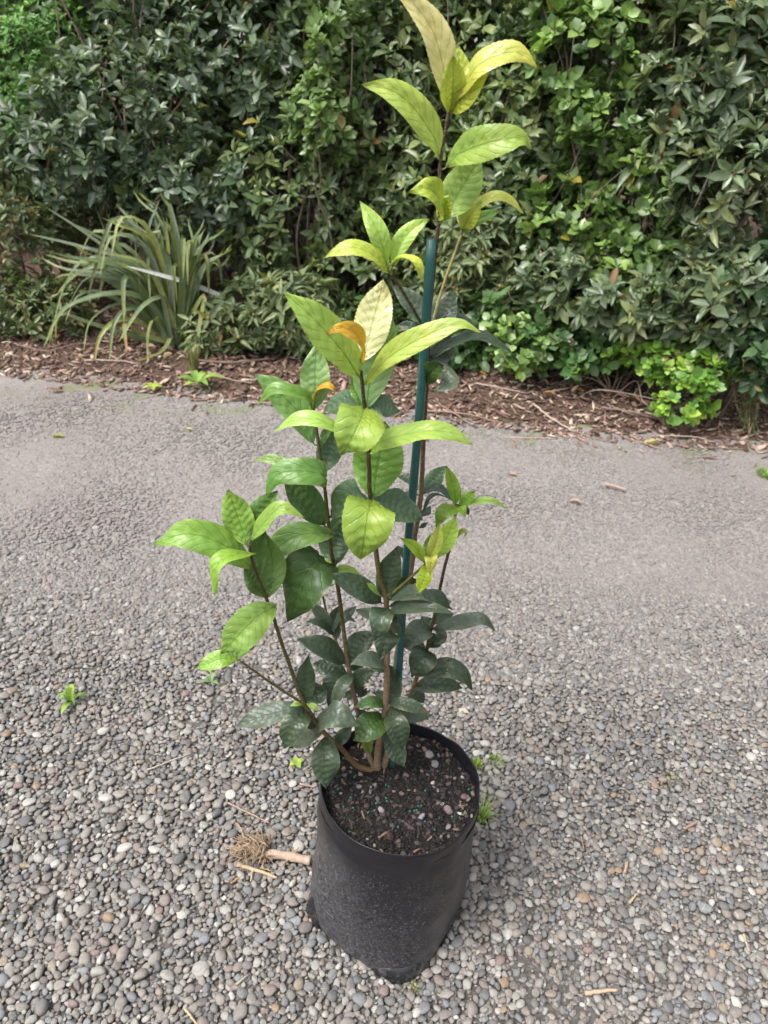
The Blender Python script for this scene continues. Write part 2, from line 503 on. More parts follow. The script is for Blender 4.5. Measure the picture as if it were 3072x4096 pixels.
path = obj('gravel_path', grid_mesh('gravel_path', sp_axis(-60, 60, -3, 3, 0.06, 0), sp_axis(-40, 120, 0.0, 4.0, 0.06, 0),
           lambda X, Y: np.where((np.abs(X) < 3.5) & (Y < 4.2) & (Y > -0.2), 0.004 * np_noise(X, Y, 3.0), 0.0), M_PATH))
tag(path, 'grey driveway of packed grit and loose river pebbles', 'path', kind='structure')

BED_X = np.array([-60, -3, -1.63, -0.84, -0.4, 0.07, 0.47, 1.48, 3, 60])
BED_Y = np.array([3.2, 3.05, 2.95, 2.85, 2.80, 2.82, 2.74, 2.73, 2.70, 2.7])
def bed_edge(x): return np.interp(x, BED_X, BED_Y)
def bed_z(X, Y):
    d = Y - bed_edge(X)
    return -0.02 + 0.05 * np.clip((d + 0.10) / 0.35, 0, 1) + 0.05 * np.clip(d - 0.4, 0, 3) + 0.02 * np_noise(X, Y, 5, 3) * np.clip(d + 0.3, 0, 1) + 0.010 * np_noise(X, Y, 19, 9)
bed = obj('mulch_bed', grid_mesh('mulch_bed', np.concatenate([[-25, -12, -6], np.arange(-4, 4.01, 0.05), [6, 12, 25]]),
          np.concatenate([np.arange(2.5, 5, 0.05), [5, 6, 8, 12, 20]]), bed_z, M_MULCH))
tag(bed, 'brown planting bed strewn with bark, twigs and dead leaves', 'mulch bed', kind='structure')
def bed_h(x, y):
    return float(bed_z(np.array([[x]]), np.array([[y]]))[0, 0])

# ------------------------------------------------------------------ planter bag footprint
BC = np.array([0.055, 0.785]); BAG_H = 0.322
def bag_r(th, z):
    s = np.clip(z / 0.20, 0, 1); s = s * s * (3 - 2 * s)
    n = 3.3 + (2.0 - 3.3) * s ** 0.7
    a = 0.1195 + (0.1245 - 0.1195) * s
    t = th - math.radians(328)
    return a / (np.abs(np.cos(t)) ** n + np.abs(np.sin(t)) ** n) ** (1 / n)

# ------------------------------------------------------------------ pebbles
def ico(sub):
    import bmesh
    bm = bmesh.new(); bmesh.ops.create_icosphere(bm, subdivisions=sub, radius=1.0)
    v = np.array([x.co[:] for x in bm.verts]); f = np.array([[w.index for w in q.verts] for q in bm.faces]); bm.free()
    return v, f

def pebble_protos(n, sub, seed, rough=0.16, square=0.0):
    out = []
    v0, f = ico(sub)
    for i in range(n):
        nz = vnoise(v0, 0.9, seed + i * 7.1) * rough * 1.6 + vnoise(v0, 2.1, seed + i * 3.3) * rough * 0.45
        v = v0 * (1 + nz)[:, None]
        if square: v = np.sign(v) * np.abs(v) ** (1 - square)
        sh = random.uniform(-0.25, 0.25)
        v[:, 0] *= 1 + sh * v[:, 1]
        for q in range(random.choice((0, 1, 2))):                        # a worn flat
            nrm = unit(np.array([random.gauss(0, 1), random.gauss(0, 1), random.gauss(0, .6)]))
            d = v @ nrm; m = d > 0.72
            v[m] -= nrm * (d[m] - 0.72)[:, None] * 0.8
        out.append((v, f))
    return out

PEB = pebble_protos(10, 2, 3.0, 0.22) + pebble_protos(8, 2, 23.0, 0.34, 0.16)
peb_col = bpy.data.collections.new('pebble_shapes')       # source shapes only, not in the scene
PEB_ME = []
for i, (v, f) in enumerate(PEB):
    me = fast_mesh('pebble_%02d' % i, v, f, M_PEB)
    PEB_ME.append(me)
    peb_col.objects.link(bpy.data.objects.new('pebble_shape_%02d' % i, me))

def half_w(y): return 0.52 + 0.42 * y

def throw(n_try, y0, y1, sizes, cover):
    """dart throwing, big stones first, footprint radius 'cover' x size"""
    cell = 0.009; grid = {}; P = []
    ys = rng.uniform(y0, y1, n_try); xs = rng.uniform(-1, 1, n_try) * half_w(ys)
    rs = np.sort(sizes)[::-1]
    for x, y, r in zip(xs, ys, rs):
        rr = r * cover; ci, cj = int(x // cell), int(y // cell); kk = int((rr + 0.0095) // cell) + 1
        ok = True
        for i in range(ci - kk, ci + kk + 1):
            for j in range(cj - kk, cj + kk + 1):
                for (a, b, c) in grid.get((i, j), ()):
                    if (a - x) ** 2 + (b - y) ** 2 < (c + rr) ** 2: ok = False; break
                if not ok: break
            if not ok: break
        if ok:
            grid.setdefault((ci, cj), []).append((x, y, rr)); P.append((x, y, r))
    return np.array(P)

def outside_bag(x, y, m=0.0):
    th = np.arctan2(y - BC[1], x - BC[0]); r = np.hypot(x - BC[0], y - BC[1])
    return r > bag_r(th, np.zeros_like(r)) + m

N1 = 118000
s1 = np.clip(rng.lognormal(math.log(0.0037), 0.36, N1), 0.0020, 0.0108)
near = throw(N1, 0.30, 1.72, s1, 0.80)
bare = np.array([mnoise.noise(Vector((a * 4.5, b * 4.5, 3))) + 0.5 * mnoise.noise(Vector((a * 14, b * 14, 8))) for a, b in near[:, :2]])
near = near[(bare < 0.42) | (rng.random(len(near)) < 0.35)]      # worn spots where the dirt shows
keep = rng.random(len(near)) < np.clip((1.85 - near[:, 1]) / 0.45, 0.25, 1)
near = near[keep]
N2 = 34000                                                # under-layer of smaller stones
y2 = rng.uniform(0.30, 1.75, N2); x2 = rng.uniform(-1, 1, N2) * half_w(y2)
r2 = np.clip(rng.lognormal(math.log(0.0040), 0.3, N2), 0.0024, 0.007)
N3 = 46000                                                # half-sunk grit of the packed part
y3 = 1.35 + 1.45 * rng.random(N3) ** 1.25; x3 = rng.uniform(-1, 1, N3) * half_w(y3)
r3 = np.clip(rng.lognormal(math.log(0.0036), 0.36, N3), 0.0020, 0.010) * np.clip(1.25 - 0.28 * (y3 - 1.4), 0.5, 1.2)
N4 = 30000                                                # the same gravel going on beside and behind the camera's view
y4 = rng.uniform(-0.3, 1.7, N4); s4 = rng.choice([-1, 1], N4)
x4 = np.where(y4 < 0.3, rng.uniform(-1.3, 1.3, N4), s4 * (half_w(y4) + rng.uniform(0, 0.6, N4)))
r4 = np.clip(rng.lognormal(math.log(0.0048), 0.3, N4), 0.0022, 0.010)
PX = np.concatenate([near[:, 0], x2, x3, x4]); PY = np.concatenate([near[:, 1], y2, y3, y4]); PR = np.concatenate([near[:, 2], r2, r3, r4])
LAY = np.concatenate([np.zeros(len(near)), np.ones(N2), np.full(N3, 2), np.zeros(N4)])
ok = outside_bag(PX, PY, 0.0) & (PY < bed_edge(PX) + 0.02)
PX, PY, PR, LAY = PX[ok], PY[ok], PR[ok], LAY[ok]
NP_ = len(PX)
asp = rng.uniform(0.62, 0.95, NP_); flat = rng.uniform(0.42, 0.75, NP_)
SCL = np.stack([PR * 1.18, PR * 1.18 * asp, PR * flat], -1)
_, (tx, ty, yaw) = rand_basis(NP_, 0.22)
big = PR > 0.007
tx[big] *= 0.5; ty[big] *= 0.5
PZ = np.where(LAY == 0, 0.0028 + PR * flat * 0.55 + rng.uniform(0, 0.003, NP_), np.where(LAY == 1, 0.0008, -PR * flat * rng.uniform(0.1, 0.65, NP_) + 0.0015))
sunk = np.clip((PY - 1.25) / 0.5, 0, 1)
PZ = np.where(LAY == 0, PZ - sunk * (0.003 + PR * 0.3), PZ)
PIDX = rng.integers(0, len(PEB), NP_)
ppx, ppy, ppz = project(np.stack([PX, PY, PZ], -1))
inview = (ppx > 30) & (ppx < PW - 30) & (ppy < PH - 30) & (LAY == 0)
score = np.where(inview, PR / ppz, 0)
solo = np.argsort(-score)[:300]
rest = np.ones(NP_, bool); rest[solo] = False
gm = bpy.data.meshes.new('gravel')
ri = np.where(rest)[0]
gm.vertices.add(len(ri))
gm.vertices.foreach_set('co', np.stack([PX[ri], PY[ri], PZ[ri]], -1).astype(np.float32).ravel())
for nm, arr in (('rot', np.stack([tx, ty, yaw], -1)[ri]), ('scl', SCL[ri])):
    a = gm.attributes.new(nm, 'FLOAT_VECTOR', 'POINT'); a.data.foreach_set('vector', arr.astype(np.float32).ravel())
a = gm.attributes.new('idx', 'INT', 'POINT'); a.data.foreach_set('value', PIDX[ri].astype(np.int32))
gravel = obj('gravel', gm)
tag(gravel, 'loose grey river pebbles covering the driveway around the black bag', 'gravel', kind='stuff')
ng = bpy.data.node_groups.new('scatter_pebbles', 'GeometryNodeTree')
ng.interface.new_socket('Geometry', in_out='INPUT', socket_type='NodeSocketGeometry')
ng.interface.new_socket('Geometry', in_out='OUTPUT', socket_type='NodeSocketGeometry')
gi, go = ng.nodes.new('NodeGroupInput'), ng.nodes.new('NodeGroupOutput')
ci = ng.nodes.new('GeometryNodeCollectionInfo'); ci.inputs[0].default_value = peb_col
ci.inputs['Separate Children'].default_value = True; ci.inputs['Reset Children'].default_value = True
ip = ng.nodes.new('GeometryNodeInstanceOnPoints'); ip.inputs['Pick Instance'].default_value = True
def named(nm, dt):
    nd = ng.nodes.new('GeometryNodeInputNamedAttribute'); nd.data_type = dt; nd.inputs['Name'].default_value = nm
    return nd.outputs['Attribute']
e2r = ng.nodes.new('FunctionNodeEulerToRotation')
ng.links.new(named('rot', 'FLOAT_VECTOR'), e2r.inputs[0])
ng.links.new(gi.outputs[0], ip.inputs['Points']); ng.links.new(ci.outputs[0], ip.inputs['Instance'])
ng.links.new(named('idx', 'INT'), ip.inputs['Instance Index']); ng.links.new(e2r.outputs[0], ip.inputs['Rotation'])
ng.links.new(named('scl', 'FLOAT_VECTOR'), ip.inputs['Scale']); ng.links.new(ip.outputs[0], go.inputs[0])
gmod = gravel.modifiers.new('scatter', 'NODES'); gmod.node_group = ng
for i in solo:
    o = bpy.data.objects.new('pebble', PEB_ME[PIDX[i]])
    place(o, (PX[i], PY[i], PZ[i]), path)
    o.rotation_euler = (tx[i], ty[i], yaw[i]); o.scale = SCL[i]

# ------------------------------------------------------------------ planter bag
SEG = 120
ths = np.linspace(0, 2 * np.pi, SEG, endpoint=False)
def bag_ring(z, inset=0.0, wob=1.0):
    r = bag_r(ths, np.full(SEG, z)) - inset
    pts = []
    for t, q in zip(ths, r):
        c, s = math.cos(t), math.sin(t)
        w = 0.0030 * mnoise.noise(Vector((c * 1.6, s * 1.6, z * 9))) + 0.0016 * mnoise.noise(Vector((c * 4.5, s * 4.5, z * 26 + 4)))
        w += 0.0012 * mnoise.noise(Vector((c * 2.2, s * 2.2, z * 95 + 3))) * (0.35 + max(0, -c))
        w += 0.0022 * max(0, 1 - z / 0.09) * mnoise.noise(Vector((c * 5, s * 5, z * 60 + 9)))
        bulge = 0.004 * math.sin(math.pi * min(1, z / 0.3))
        pts.append((BC[0] + (q + (w + bulge) * wob) * c, BC[1] + (q + (w + bulge) * wob) * s, z))
    return np.array(pts)
bag_root = empty('planter_bag', (BC[0], BC[1], 0))
tag(bag_root, 'black polythene planter bag with dusty sides standing on the pebbles', 'planter bag')
zs = [0.001, 0.003, 0.008] + list(np.linspace(0.016, BAG_H, 46))
ins = [0.012, 0.004, 0.0005] + [0] * 46
rings = []
rimw = np.array([0.004 * mnoise.noise(Vector((math.cos(t) * 1.3, math.sin(t) * 1.3, 7))) + 0.0012 * mnoise.noise(Vector((math.cos(t) * 6, math.sin(t) * 6, 2))) for t in ths])
for z, i in zip(zs, ins):
    R = bag_ring(z, i)
    R[:, 2] += rimw * max(0, (z - 0.2) / 0.12)
    rings.append(R)
def loft(rings):
    n = len(rings[0]); F = []
    for i in range(len(rings) - 1):
        for k in range(n):
            F.append((i * n + k, i * n + (k + 1) % n, (i + 1) * n + (k + 1) % n, (i + 1) * n + k))
    return np.vstack(rings), F
top = rings[-1]
cen = np.array([BC[0], BC[1], 0])
def shrink(R, d, dz):
    Q = R.copy(); v = R[:, :2] - BC; l = np.linalg.norm(v, axis=1, keepdims=True)
    Q[:, :2] = BC + v * (1 - d / l); Q[:, 2] += dz; return Q
wall_rings = rings + [shrink(top, 0.0009, 0.0005), shrink(top, 0.0018, -0.002)] + [shrink(top, 0.002 + 0.0004 * j, -0.002 - 0.011 * j) for j in range(1, 6)]
v, f = loft(wall_rings)
obj('bag_wall', mesh_from('bag_wall', v, f, M_BAG, origin=(BC[0], BC[1], 0)), bag_root, (BC[0], BC[1], 0))
# floor of the bag
b0 = rings[0]
fv = np.vstack([b0, [[BC[0], BC[1], 0.001]]])
obj('bag_base', mesh_from('bag_base', fv, [(k, (k + 1) % SEG, SEG)[::-1] for k in range(SEG)], M_BAG, origin=(BC[0], BC[1], 0)), bag_root, (BC[0], BC[1], 0))
# folded gusset corners tucked out at the foot of the bag
k_ = NT('folded_polythene'); _p = k_.obco(); _n = k_.noise(_p, 60, 3)
M_FOLD = k_.done(k_.bsdf(k_.mix(k_.ramp(_n, 0.5, 0.7, 0, 0.6), (0.014, 0.014, 0.016), (0.09, 0.085, 0.08)), 0.24, 0.5, k_.bump(_n, 0.3, 0.002)))
def gusset(deg, half, lift, reach):
    th0 = math.radians(deg); P, F = [], []
    nn = 19
    for j in range(7):
        s = j / 6
        for i in range(nn):
            u = -1 + 2 * i / (nn - 1); th = th0 + u * half
            taper = math.sqrt(max(0, 1 - u * u))
            r0 = float(bag_r(np.array([th]), np.array([0.012]))[0])
            out = r0 - 0.004 + (reach * taper) * math.sin(s * math.pi * 0.62) + 0.0015 * math.sin(u * 7 + s * 3)
            z = 0.002 + lift * taper * (1 - s) + 0.004 * math.sin(s * 5 + u * 2) * taper * (1 - s)
            P.append((BC[0] + out * math.cos(th), BC[1] + out * math.sin(th), max(z, 0.0015)))
    for j in range(6):
        for i in range(nn - 1):
            a = j * nn + i; F.append((a, a + 1, a + nn + 1, a + nn))
    o = np.array(P).mean(0)
    ob = obj('folded_corner', mesh_from('folded_corner', P, F, M_FOLD, origin=o), bag_root, o)
    m = ob.modifiers.new('thick', 'SOLIDIFY'); m.thickness = 0.0012
    return ob
gusset(284, 0.42, 0.036, 0.013)
gusset(197, 0.24, 0.065, 0.012)
gusset(14, 0.2, 0.03, 0.008)

# ------------------------------------------------------------------ potting mix
SOIL_Z = 0.294
def soil_z(x, y):
    d = math.hypot(x - BC[0], y - BC[1])
    return SOIL_Z + 0.006 * (1 - (d / 0.12) ** 2) + 0.006 * mnoise.noise(Vector((x * 22, y * 22, 1))) + 0.0025 * mnoise.noise(Vector((x * 80, y * 80, 5)))
sv, sf = [], []
NR, NS = 44, 96
def bag_in(t, z): return float(bag_r(np.array([t]), np.array([z]))[0])
for j in range(NR + 1):
    for i in range(NS):
        t = 2 * math.pi * i / NS; r = (0.1225 + 0.0035) * j / NR
        x, y = BC[0] + r * math.cos(t), BC[1] + r * math.sin(t)
        sv.append((x, y, soil_z(x, y)))
for j in range(NR):
    for i in range(NS):
        sf.append((j * NS + i, j * NS + (i + 1) % NS, (j + 1) * NS + (i + 1) % NS, (j + 1) * NS + i))
mix_o = (BC[0], BC[1], SOIL_Z)
mixr = empty('potting_mix', mix_o)
tag(mixr, 'dark crumbly potting mix with bark and stones filling the bag', 'potting mix')
obj('soil', mesh_from('soil', sv, sf, M_SOIL, origin=mix_o), mixr, mix_o)
CHIPS = pebble_protos(6, 1, 40.0, 0.3, 0.35)
def in_soil(n, rmax=0.119):
    r = rmax * np.sqrt(rng.random(n)); t = rng.uniform(0, 2 * np.pi, n)
    return np.stack([BC[0] + r * np.cos(t), BC[1] + r * np.sin(t)], -1)
n = 3200
p2 = in_soil(n); B_, _ = rand_basis(n, 0.5)
ln = np.clip(rng.lognormal(math.log(0.0026), 0.4, n), 0.001, 0.006)
sc = np.stack([ln, ln * rng.uniform(0.35, 0.8, n), ln * rng.uniform(0.2, 0.5, n)], -1)
pz = np.array([soil_z(*q) for q in p2]) + ln * 0.12
pal = np.array([(.009, .008, .008), (.016, .013, .012), (.032, .026, .024), (.014, .013, .0125), (.05, .04, .036), (.012, .011, .011)])
crumbs = obj('crumbs', scatter_mesh('crumbs', CHIPS, rng.integers(0, 6, n), np.column_stack([p2, pz]) - np.array(mix_o), B_, sc, pal[rng.integers(0, 6, n)] * rng.uniform(.7, 1.25, (n, 1)), M_CHIP, False), mixr, mix_o)
crumbs['kind'] = 'stuff'
CH_ME = [fast_mesh('chip_shape_%d' % i, vv, ff, M_CHIP, False, np.ones((len(vv), 3))) for i, (vv, ff) in enumerate(CHIPS)]
ST_ME = [fast_mesh('stone_shape_%d' % i, vv, ff, M_STONE, False, np.ones((len(vv), 3))) for i, (vv, ff) in enumerate(pebble_protos(6, 2, 71.0, 0.34, 0.25))]
PL_ME = fast_mesh('pellet_shape', *ico(2), M_PELLET)
def bit(name, me, px, py, size, col, tilt=0.3, parent=mixr, zf=soil_z, zs=None, lift=0.3, yaw=None):
    P = at_z(px, py, zs if zs is not None else SOIL_Z + 0.004)
    z = zf(P[0], P[1])
    o = bpy.data.objects.new(name, me)
    place(o, (P[0], P[1], z + size[2] * lift), parent)
    o.scale = size; o.color = (*col, 1)
    o.rotation_euler = (random.gauss(0, tilt), random.gauss(0, tilt), random.uniform(0, 6.28) if yaw is None else yaw)
    return o
def cI(x, y): return 1100 + x * .57263, 2850 + y * .57263
PINK, GREYW, TAN, WHT = (.26, .18, .17), (.28, .28, .275), (.26, .19, .12), (.36, .355, .34)
for (x, y, s, c) in [(1080, 300, 48, (.43, .38, .37)), (1115, 365, 42, GREYW), (1215, 245, 42, (.22, .13, .11)), (945, 245, 34, (.16, .09, .08)), (600, 435, 30, (.33, .24, .21)), (590, 527, 30, (.25, .24, .24)),
                     (695, 515, 27, GREYW), (1098, 510, 24, (.55, .47, .38)), (912, 450, 38, (.24, .16, .14)), (740, 685, 34, (.36, .32, .35)), (1215, 680, 46, (.28, .22, .23)), (1325, 597, 38, (.23, .14, .13)),
                     (1295, 708, 26, (.5, .55, .56)), (1168, 643, 21, WHT), (1020, 728, 44, (.36, .34, .38)), (1212, 795, 34, GREYW), (1375, 713, 18, WHT), (975, 555, 19, TAN), (1025, 410, 22, (.36, .25, .2)),
                     (1310, 450, 25, (.45, .45, .45)), (640, 300, 30, WHT), (800, 870, 44, (.07, .04, .035)), (480, 387, 30, (.28, .18, .16)), (640, 655, 32, (.10, .06, .06)), (605, 490, 24, (.16, .11, .1)), (885, 580, 24, (.2, .15, .14)),
                     (1140, 640, 22, (.23, .18, .16)), (460, 565, 18, WHT), (695, 930, 18, (.4, .35, .3)), (645, 880, 14, WHT), (1085, 720, 24, (.2, .13, .12)), (1200, 450, 24, (.2, .13, .12)), (1255, 460, 24, (.3, .22, .2))]:
    w = s * .57263 * 1.25 / FPX / 1.6
    bit('stone', random.choice(ST_ME), *cI(x, y), (w * 1.15, w * random.uniform(.75, 1), w * random.uniform(.6, .85)), tuple(.62 * q for q in c), 0.35)
for (x, y) in [(1155, 220), (793, 523), (775, 510), (553, 455), (408, 553), (440, 537), (530, 598), (443, 640), (478, 650), (493, 668), (488, 690), (545, 668), (375, 712), (650, 703), (695, 690), (775, 605), (780, 625), (942, 690), (990, 680), (975, 685),
               (1022, 652), (1048, 565), (1352, 545), (1360, 600), (1135, 418), (1237, 722), (1047, 765), (1114, 822), (521, 832), (478, 315), (470, 475), (560, 445), (860, 800), (1000, 655), (707, 640)]:
    bit('fertiliser_pellet', PL_ME, *cI(x, y), (.0018, .0018, .0017), (1, 1, 1), 0.0, lift=0.9)
for _ in range(110):
    q = in_soil(1)[0]; w = random.uniform(.0018, .0046)
    o = bpy.data.objects.new('stone', random.choice(ST_ME)); place(o, (q[0], q[1], soil_z(*q) + w * .25), mixr)
    o.scale = (w * 1.15, w * random.uniform(.6, .95), w * .7); o.rotation_euler = (random.gauss(0, .4), random.gauss(0, .4), random.uniform(0, 6.28))
    o.color = (*random.choice([(.09, .07, .068), (.07, .066, .066), (.13, .125, .122), (.075, .052, .048), (.05, .042, .04), (.15, .135, .125), (.06, .057, .057)]), 1)
for _ in range(150):
    q = in_soil(1)[0]; L = random.uniform(.005, .015)
    o = bpy.data.objects.new('bark_chip', random.choice(CH_ME))
    place(o, (q[0], q[1], soil_z(*q) + .0015), mixr)
    o.scale = (L * random.uniform(.5, .8), L * random.uniform(.12, .32), L * .12)
    c = random.choice([(.022, .017, .016), (.04, .029, .027), (.065, .046, .042), (.02, .017, .016), (.17, .12, .08), (.035, .027, .026)])
    o.color = (*c, 1); o.rotation_euler = (random.gauss(0, .3), random.gauss(0, .3), random.uniform(0, 6.28))

# ------------------------------------------------------------------ stake
sb, st_ = at_y(1565, 3085, 0.835), at_y(1727, 957, 0.832)
sb = sb + (sb - st_) * 0.08
SP = spline([sb, st_], 40)
for i in range(1, 39):
    SP[i, 0] += 0.0012 * math.sin(i * 0.25)
tubev, tubef = tube(SP, 0.0054, 20)
tv = np.array(tubev)
k40 = np.repeat(np.arange(40), 20)
# fluted moulding along the stake
a_ = np.tile(np.arange(20), 40)
axis_pts = np.repeat(SP, 20, 0)
tv = axis_pts + (tv - axis_pts) * (1 + 0.05 * np.cos(a_ * 2 * math.pi / 20 * 5) + 0.02 * np.sin(k40 * 1.7))[:, None]
stake = obj('garden_stake', mesh_from('garden_stake', tv, tubef, M_STAKE, origin=sb), None, sb)
tag(stake, 'dark green plastic stake standing upright behind the shrub stems', 'stake')

# ------------------------------------------------------------------ the potted shrub
CR = dict(A=(1100, 0, .72333), B=(900, 1000, .72333), C=(550, 1800, .96444), D=(1100, 2350, .5425), E=(1500, 1800, .36166), F=(1200, 700, .5425),
          G=(900, 1350, .48222), H=(800, 2300, .7836), P=(0, 0, 1))
def pp(c, x, y): o = CR[c]; return o[0] + x * o[2], o[1] + y * o[2]
shrub_base = at_y(1509, 3072, 0.826)
shrub_base[2] = soil_z(shrub_base[0], shrub_base[1])
shrub = empty('potted_shrub', shrub_base)
tag(shrub, 'young leafy shrub with lime new leaves growing in the black bag', 'shrub')
WOODY, TANB, OLIVE, DARK, PALE = (.23, .165, .115), (.19, .12, .06), (.085, .08, .024), (.06, .035, .022), (.36, .32, .12)
STEMS = {  # photo pixels + distance, radius in photo pixels at each end, colours
    'S1': ([(1531, 3085, .830), (1555, 2980, .838), (1585, 2650, .855), (1648, 2252, .852), (1659, 2147, .850), (1677, 2031, .848), (1685, 1962, .848), (1696, 1723, .846), (1706, 1535, .845), (1713, 1427, .845), (1713, 1318, .845), (1734, 1090, .843), (1753, 906, .84), (1755, 875, .84), (1762, 651, .84), (1794, 448, .84)], 15, 8, [WOODY, WOODY, TANB, DARK, DARK]),
    'S2': ([(1509, 3085, .826), (1512, 3000, .822), (1540, 2848, .815), (1548, 2653, .805), (1544, 2394, .795), (1524, 2330, .79), (1505, 2215, .785), (1481, 1993, .775), (1474, 1808, .765), (1450, 1552, .75), (1442, 1455, .745)], 17, 8, [WOODY, WOODY, TANB, OLIVE, DARK, DARK]),
    'S3': ([(1500, 3082, .824), (1466, 2990, .824), (1427, 2830, .826), (1392, 2653, .83), (1356, 2378, .83), (1339, 2281, .83), (1324, 2194, .828), (1315, 2102, .826), (1298, 1943, .82), (1290, 1880, .82), (1274, 1774, .818), (1254, 1639, .815)], 12, 7, [WOODY, WOODY, OLIVE, OLIVE, OLIVE]),
    'S4': ([(1500, 3085, .824), (1427, 3062, .812), (1364, 2992, .80), (1294, 2927, .79), (1223, 2825, .78), (1211, 2802, .778), (1133, 2590, .765), (1090, 2457, .758), (1071, 2408, .755), (1013, 2263, .748), (996, 2170, .745)], 12, 6.5, [TANB, TANB, OLIVE, OLIVE, DARK]),
    'S4b': ([(1213, 2815, .78), (1090, 2735, .765), (957, 2641, .75)], 6, 5, [OLIVE, OLIVE]),
    'S5': ([(1525, 3085, .83), (1560, 2985, .84), (1610, 2850, .86), (1648, 2765, .87), (1667, 2708, .875), (1705, 2605, .88), (1718, 2540, .88), (1737, 2469, .885), (1755, 2379, .888), (1778, 2270, .89), (1800, 2187, .892), (1815, 2100, .895), (1827, 2018, .895)], 11, 6, [TANB, TANB, OLIVE, DARK, OLIVE]),
    'T': ([(1540, 2397, .796), (1620, 2330, .79), (1699, 2259, .785)], 7, 6, [(.12, .14, .03), (.12, .12, .03)]),
    'S1l': ([(1701, 1325, .845), (1640, 1215, .835), (1569, 1101, .82)], 7, 6.5, [OLIVE, DARK]),
    'S1r': ([(1724, 1316, .85), (1755, 1200, .86), (1791, 1090, .865), (1845, 940, .87)], 7, 6, [PALE, PALE, PALE]),
    'S6': ([(1393, 2668, .83), (1333, 2540, .85), (1317, 2496, .855), (1287, 2366, .86)], 6, 5, [(.2, .2, .06), (.16, .13, .05), DARK]),
}
STEMP = {}
for sid, (pts, r0, r1, cols) in STEMS.items():
    W = np.array([at_y(*q) for q in pts])
    px = np.array([q[:2] for q in pts], float)
    n = max(14, int(len(pts) * 7))
    Pw = spline(W, n)
    Pp = np.column_stack(project(Pw)[:2])
    dz = np.array([axis_depth(q) for q in Pw])
    R = 0.9 * np.linspace(r0, r1, n) * dz / FPX
    # swollen nodes
    R *= 1 + 0.10 * np.array([mnoise.noise(Vector((i * 0.7, r0, 3))) for i in range(n)])
    Pw[:, 0] += 0.0006 * np.array([mnoise.noise(Vector((i * 0.5, r1, 8))) for i in range(n)])
    cc = np.array([[np.interp(i / (n - 1), np.linspace(0, 1, len(cols)), [c[k] for c in cols]) for k in range(3)] for i in range(n)])
    v, f = tube(Pw, R, 10)
    o = Pw[0]
    so = obj('stem', mesh_from('stem', v, f, M_STEM, tint=np.repeat(cc, 10, 0), origin=o), shrub, o)
    STEMP[sid] = (so, Pw, Pp, R)

LC = dict(Y=(.50, .61, .10), YO=(.78, .72, .36), P=(.66, .66, .36), YP=(.52, .57, .13), O=(.62, .36, .03), L=(.35, .53, .12), G=(.17, .33, .06), B=(.26, .43, .17),
          M=(.085, .18, .04), K=(.058, .125, .034), D=(.052, .086, .056), DG=(.090, .128, .098), DB=(.098, .170, .10))
NL = 48
def width_profile(t, kind):
    w = np.sin(np.pi * np.clip(t, 0, 1) ** 0.95) ** 0.76
    tip = np.clip((1 - t) / 0.22, 0, 1)
    w = w * (0.60 + 0.40 * tip ** 0.8)
    if kind == 'r': w = np.sin(np.pi * np.clip(t, 0, 1) ** 0.8) ** 0.65
    return w / w.max()

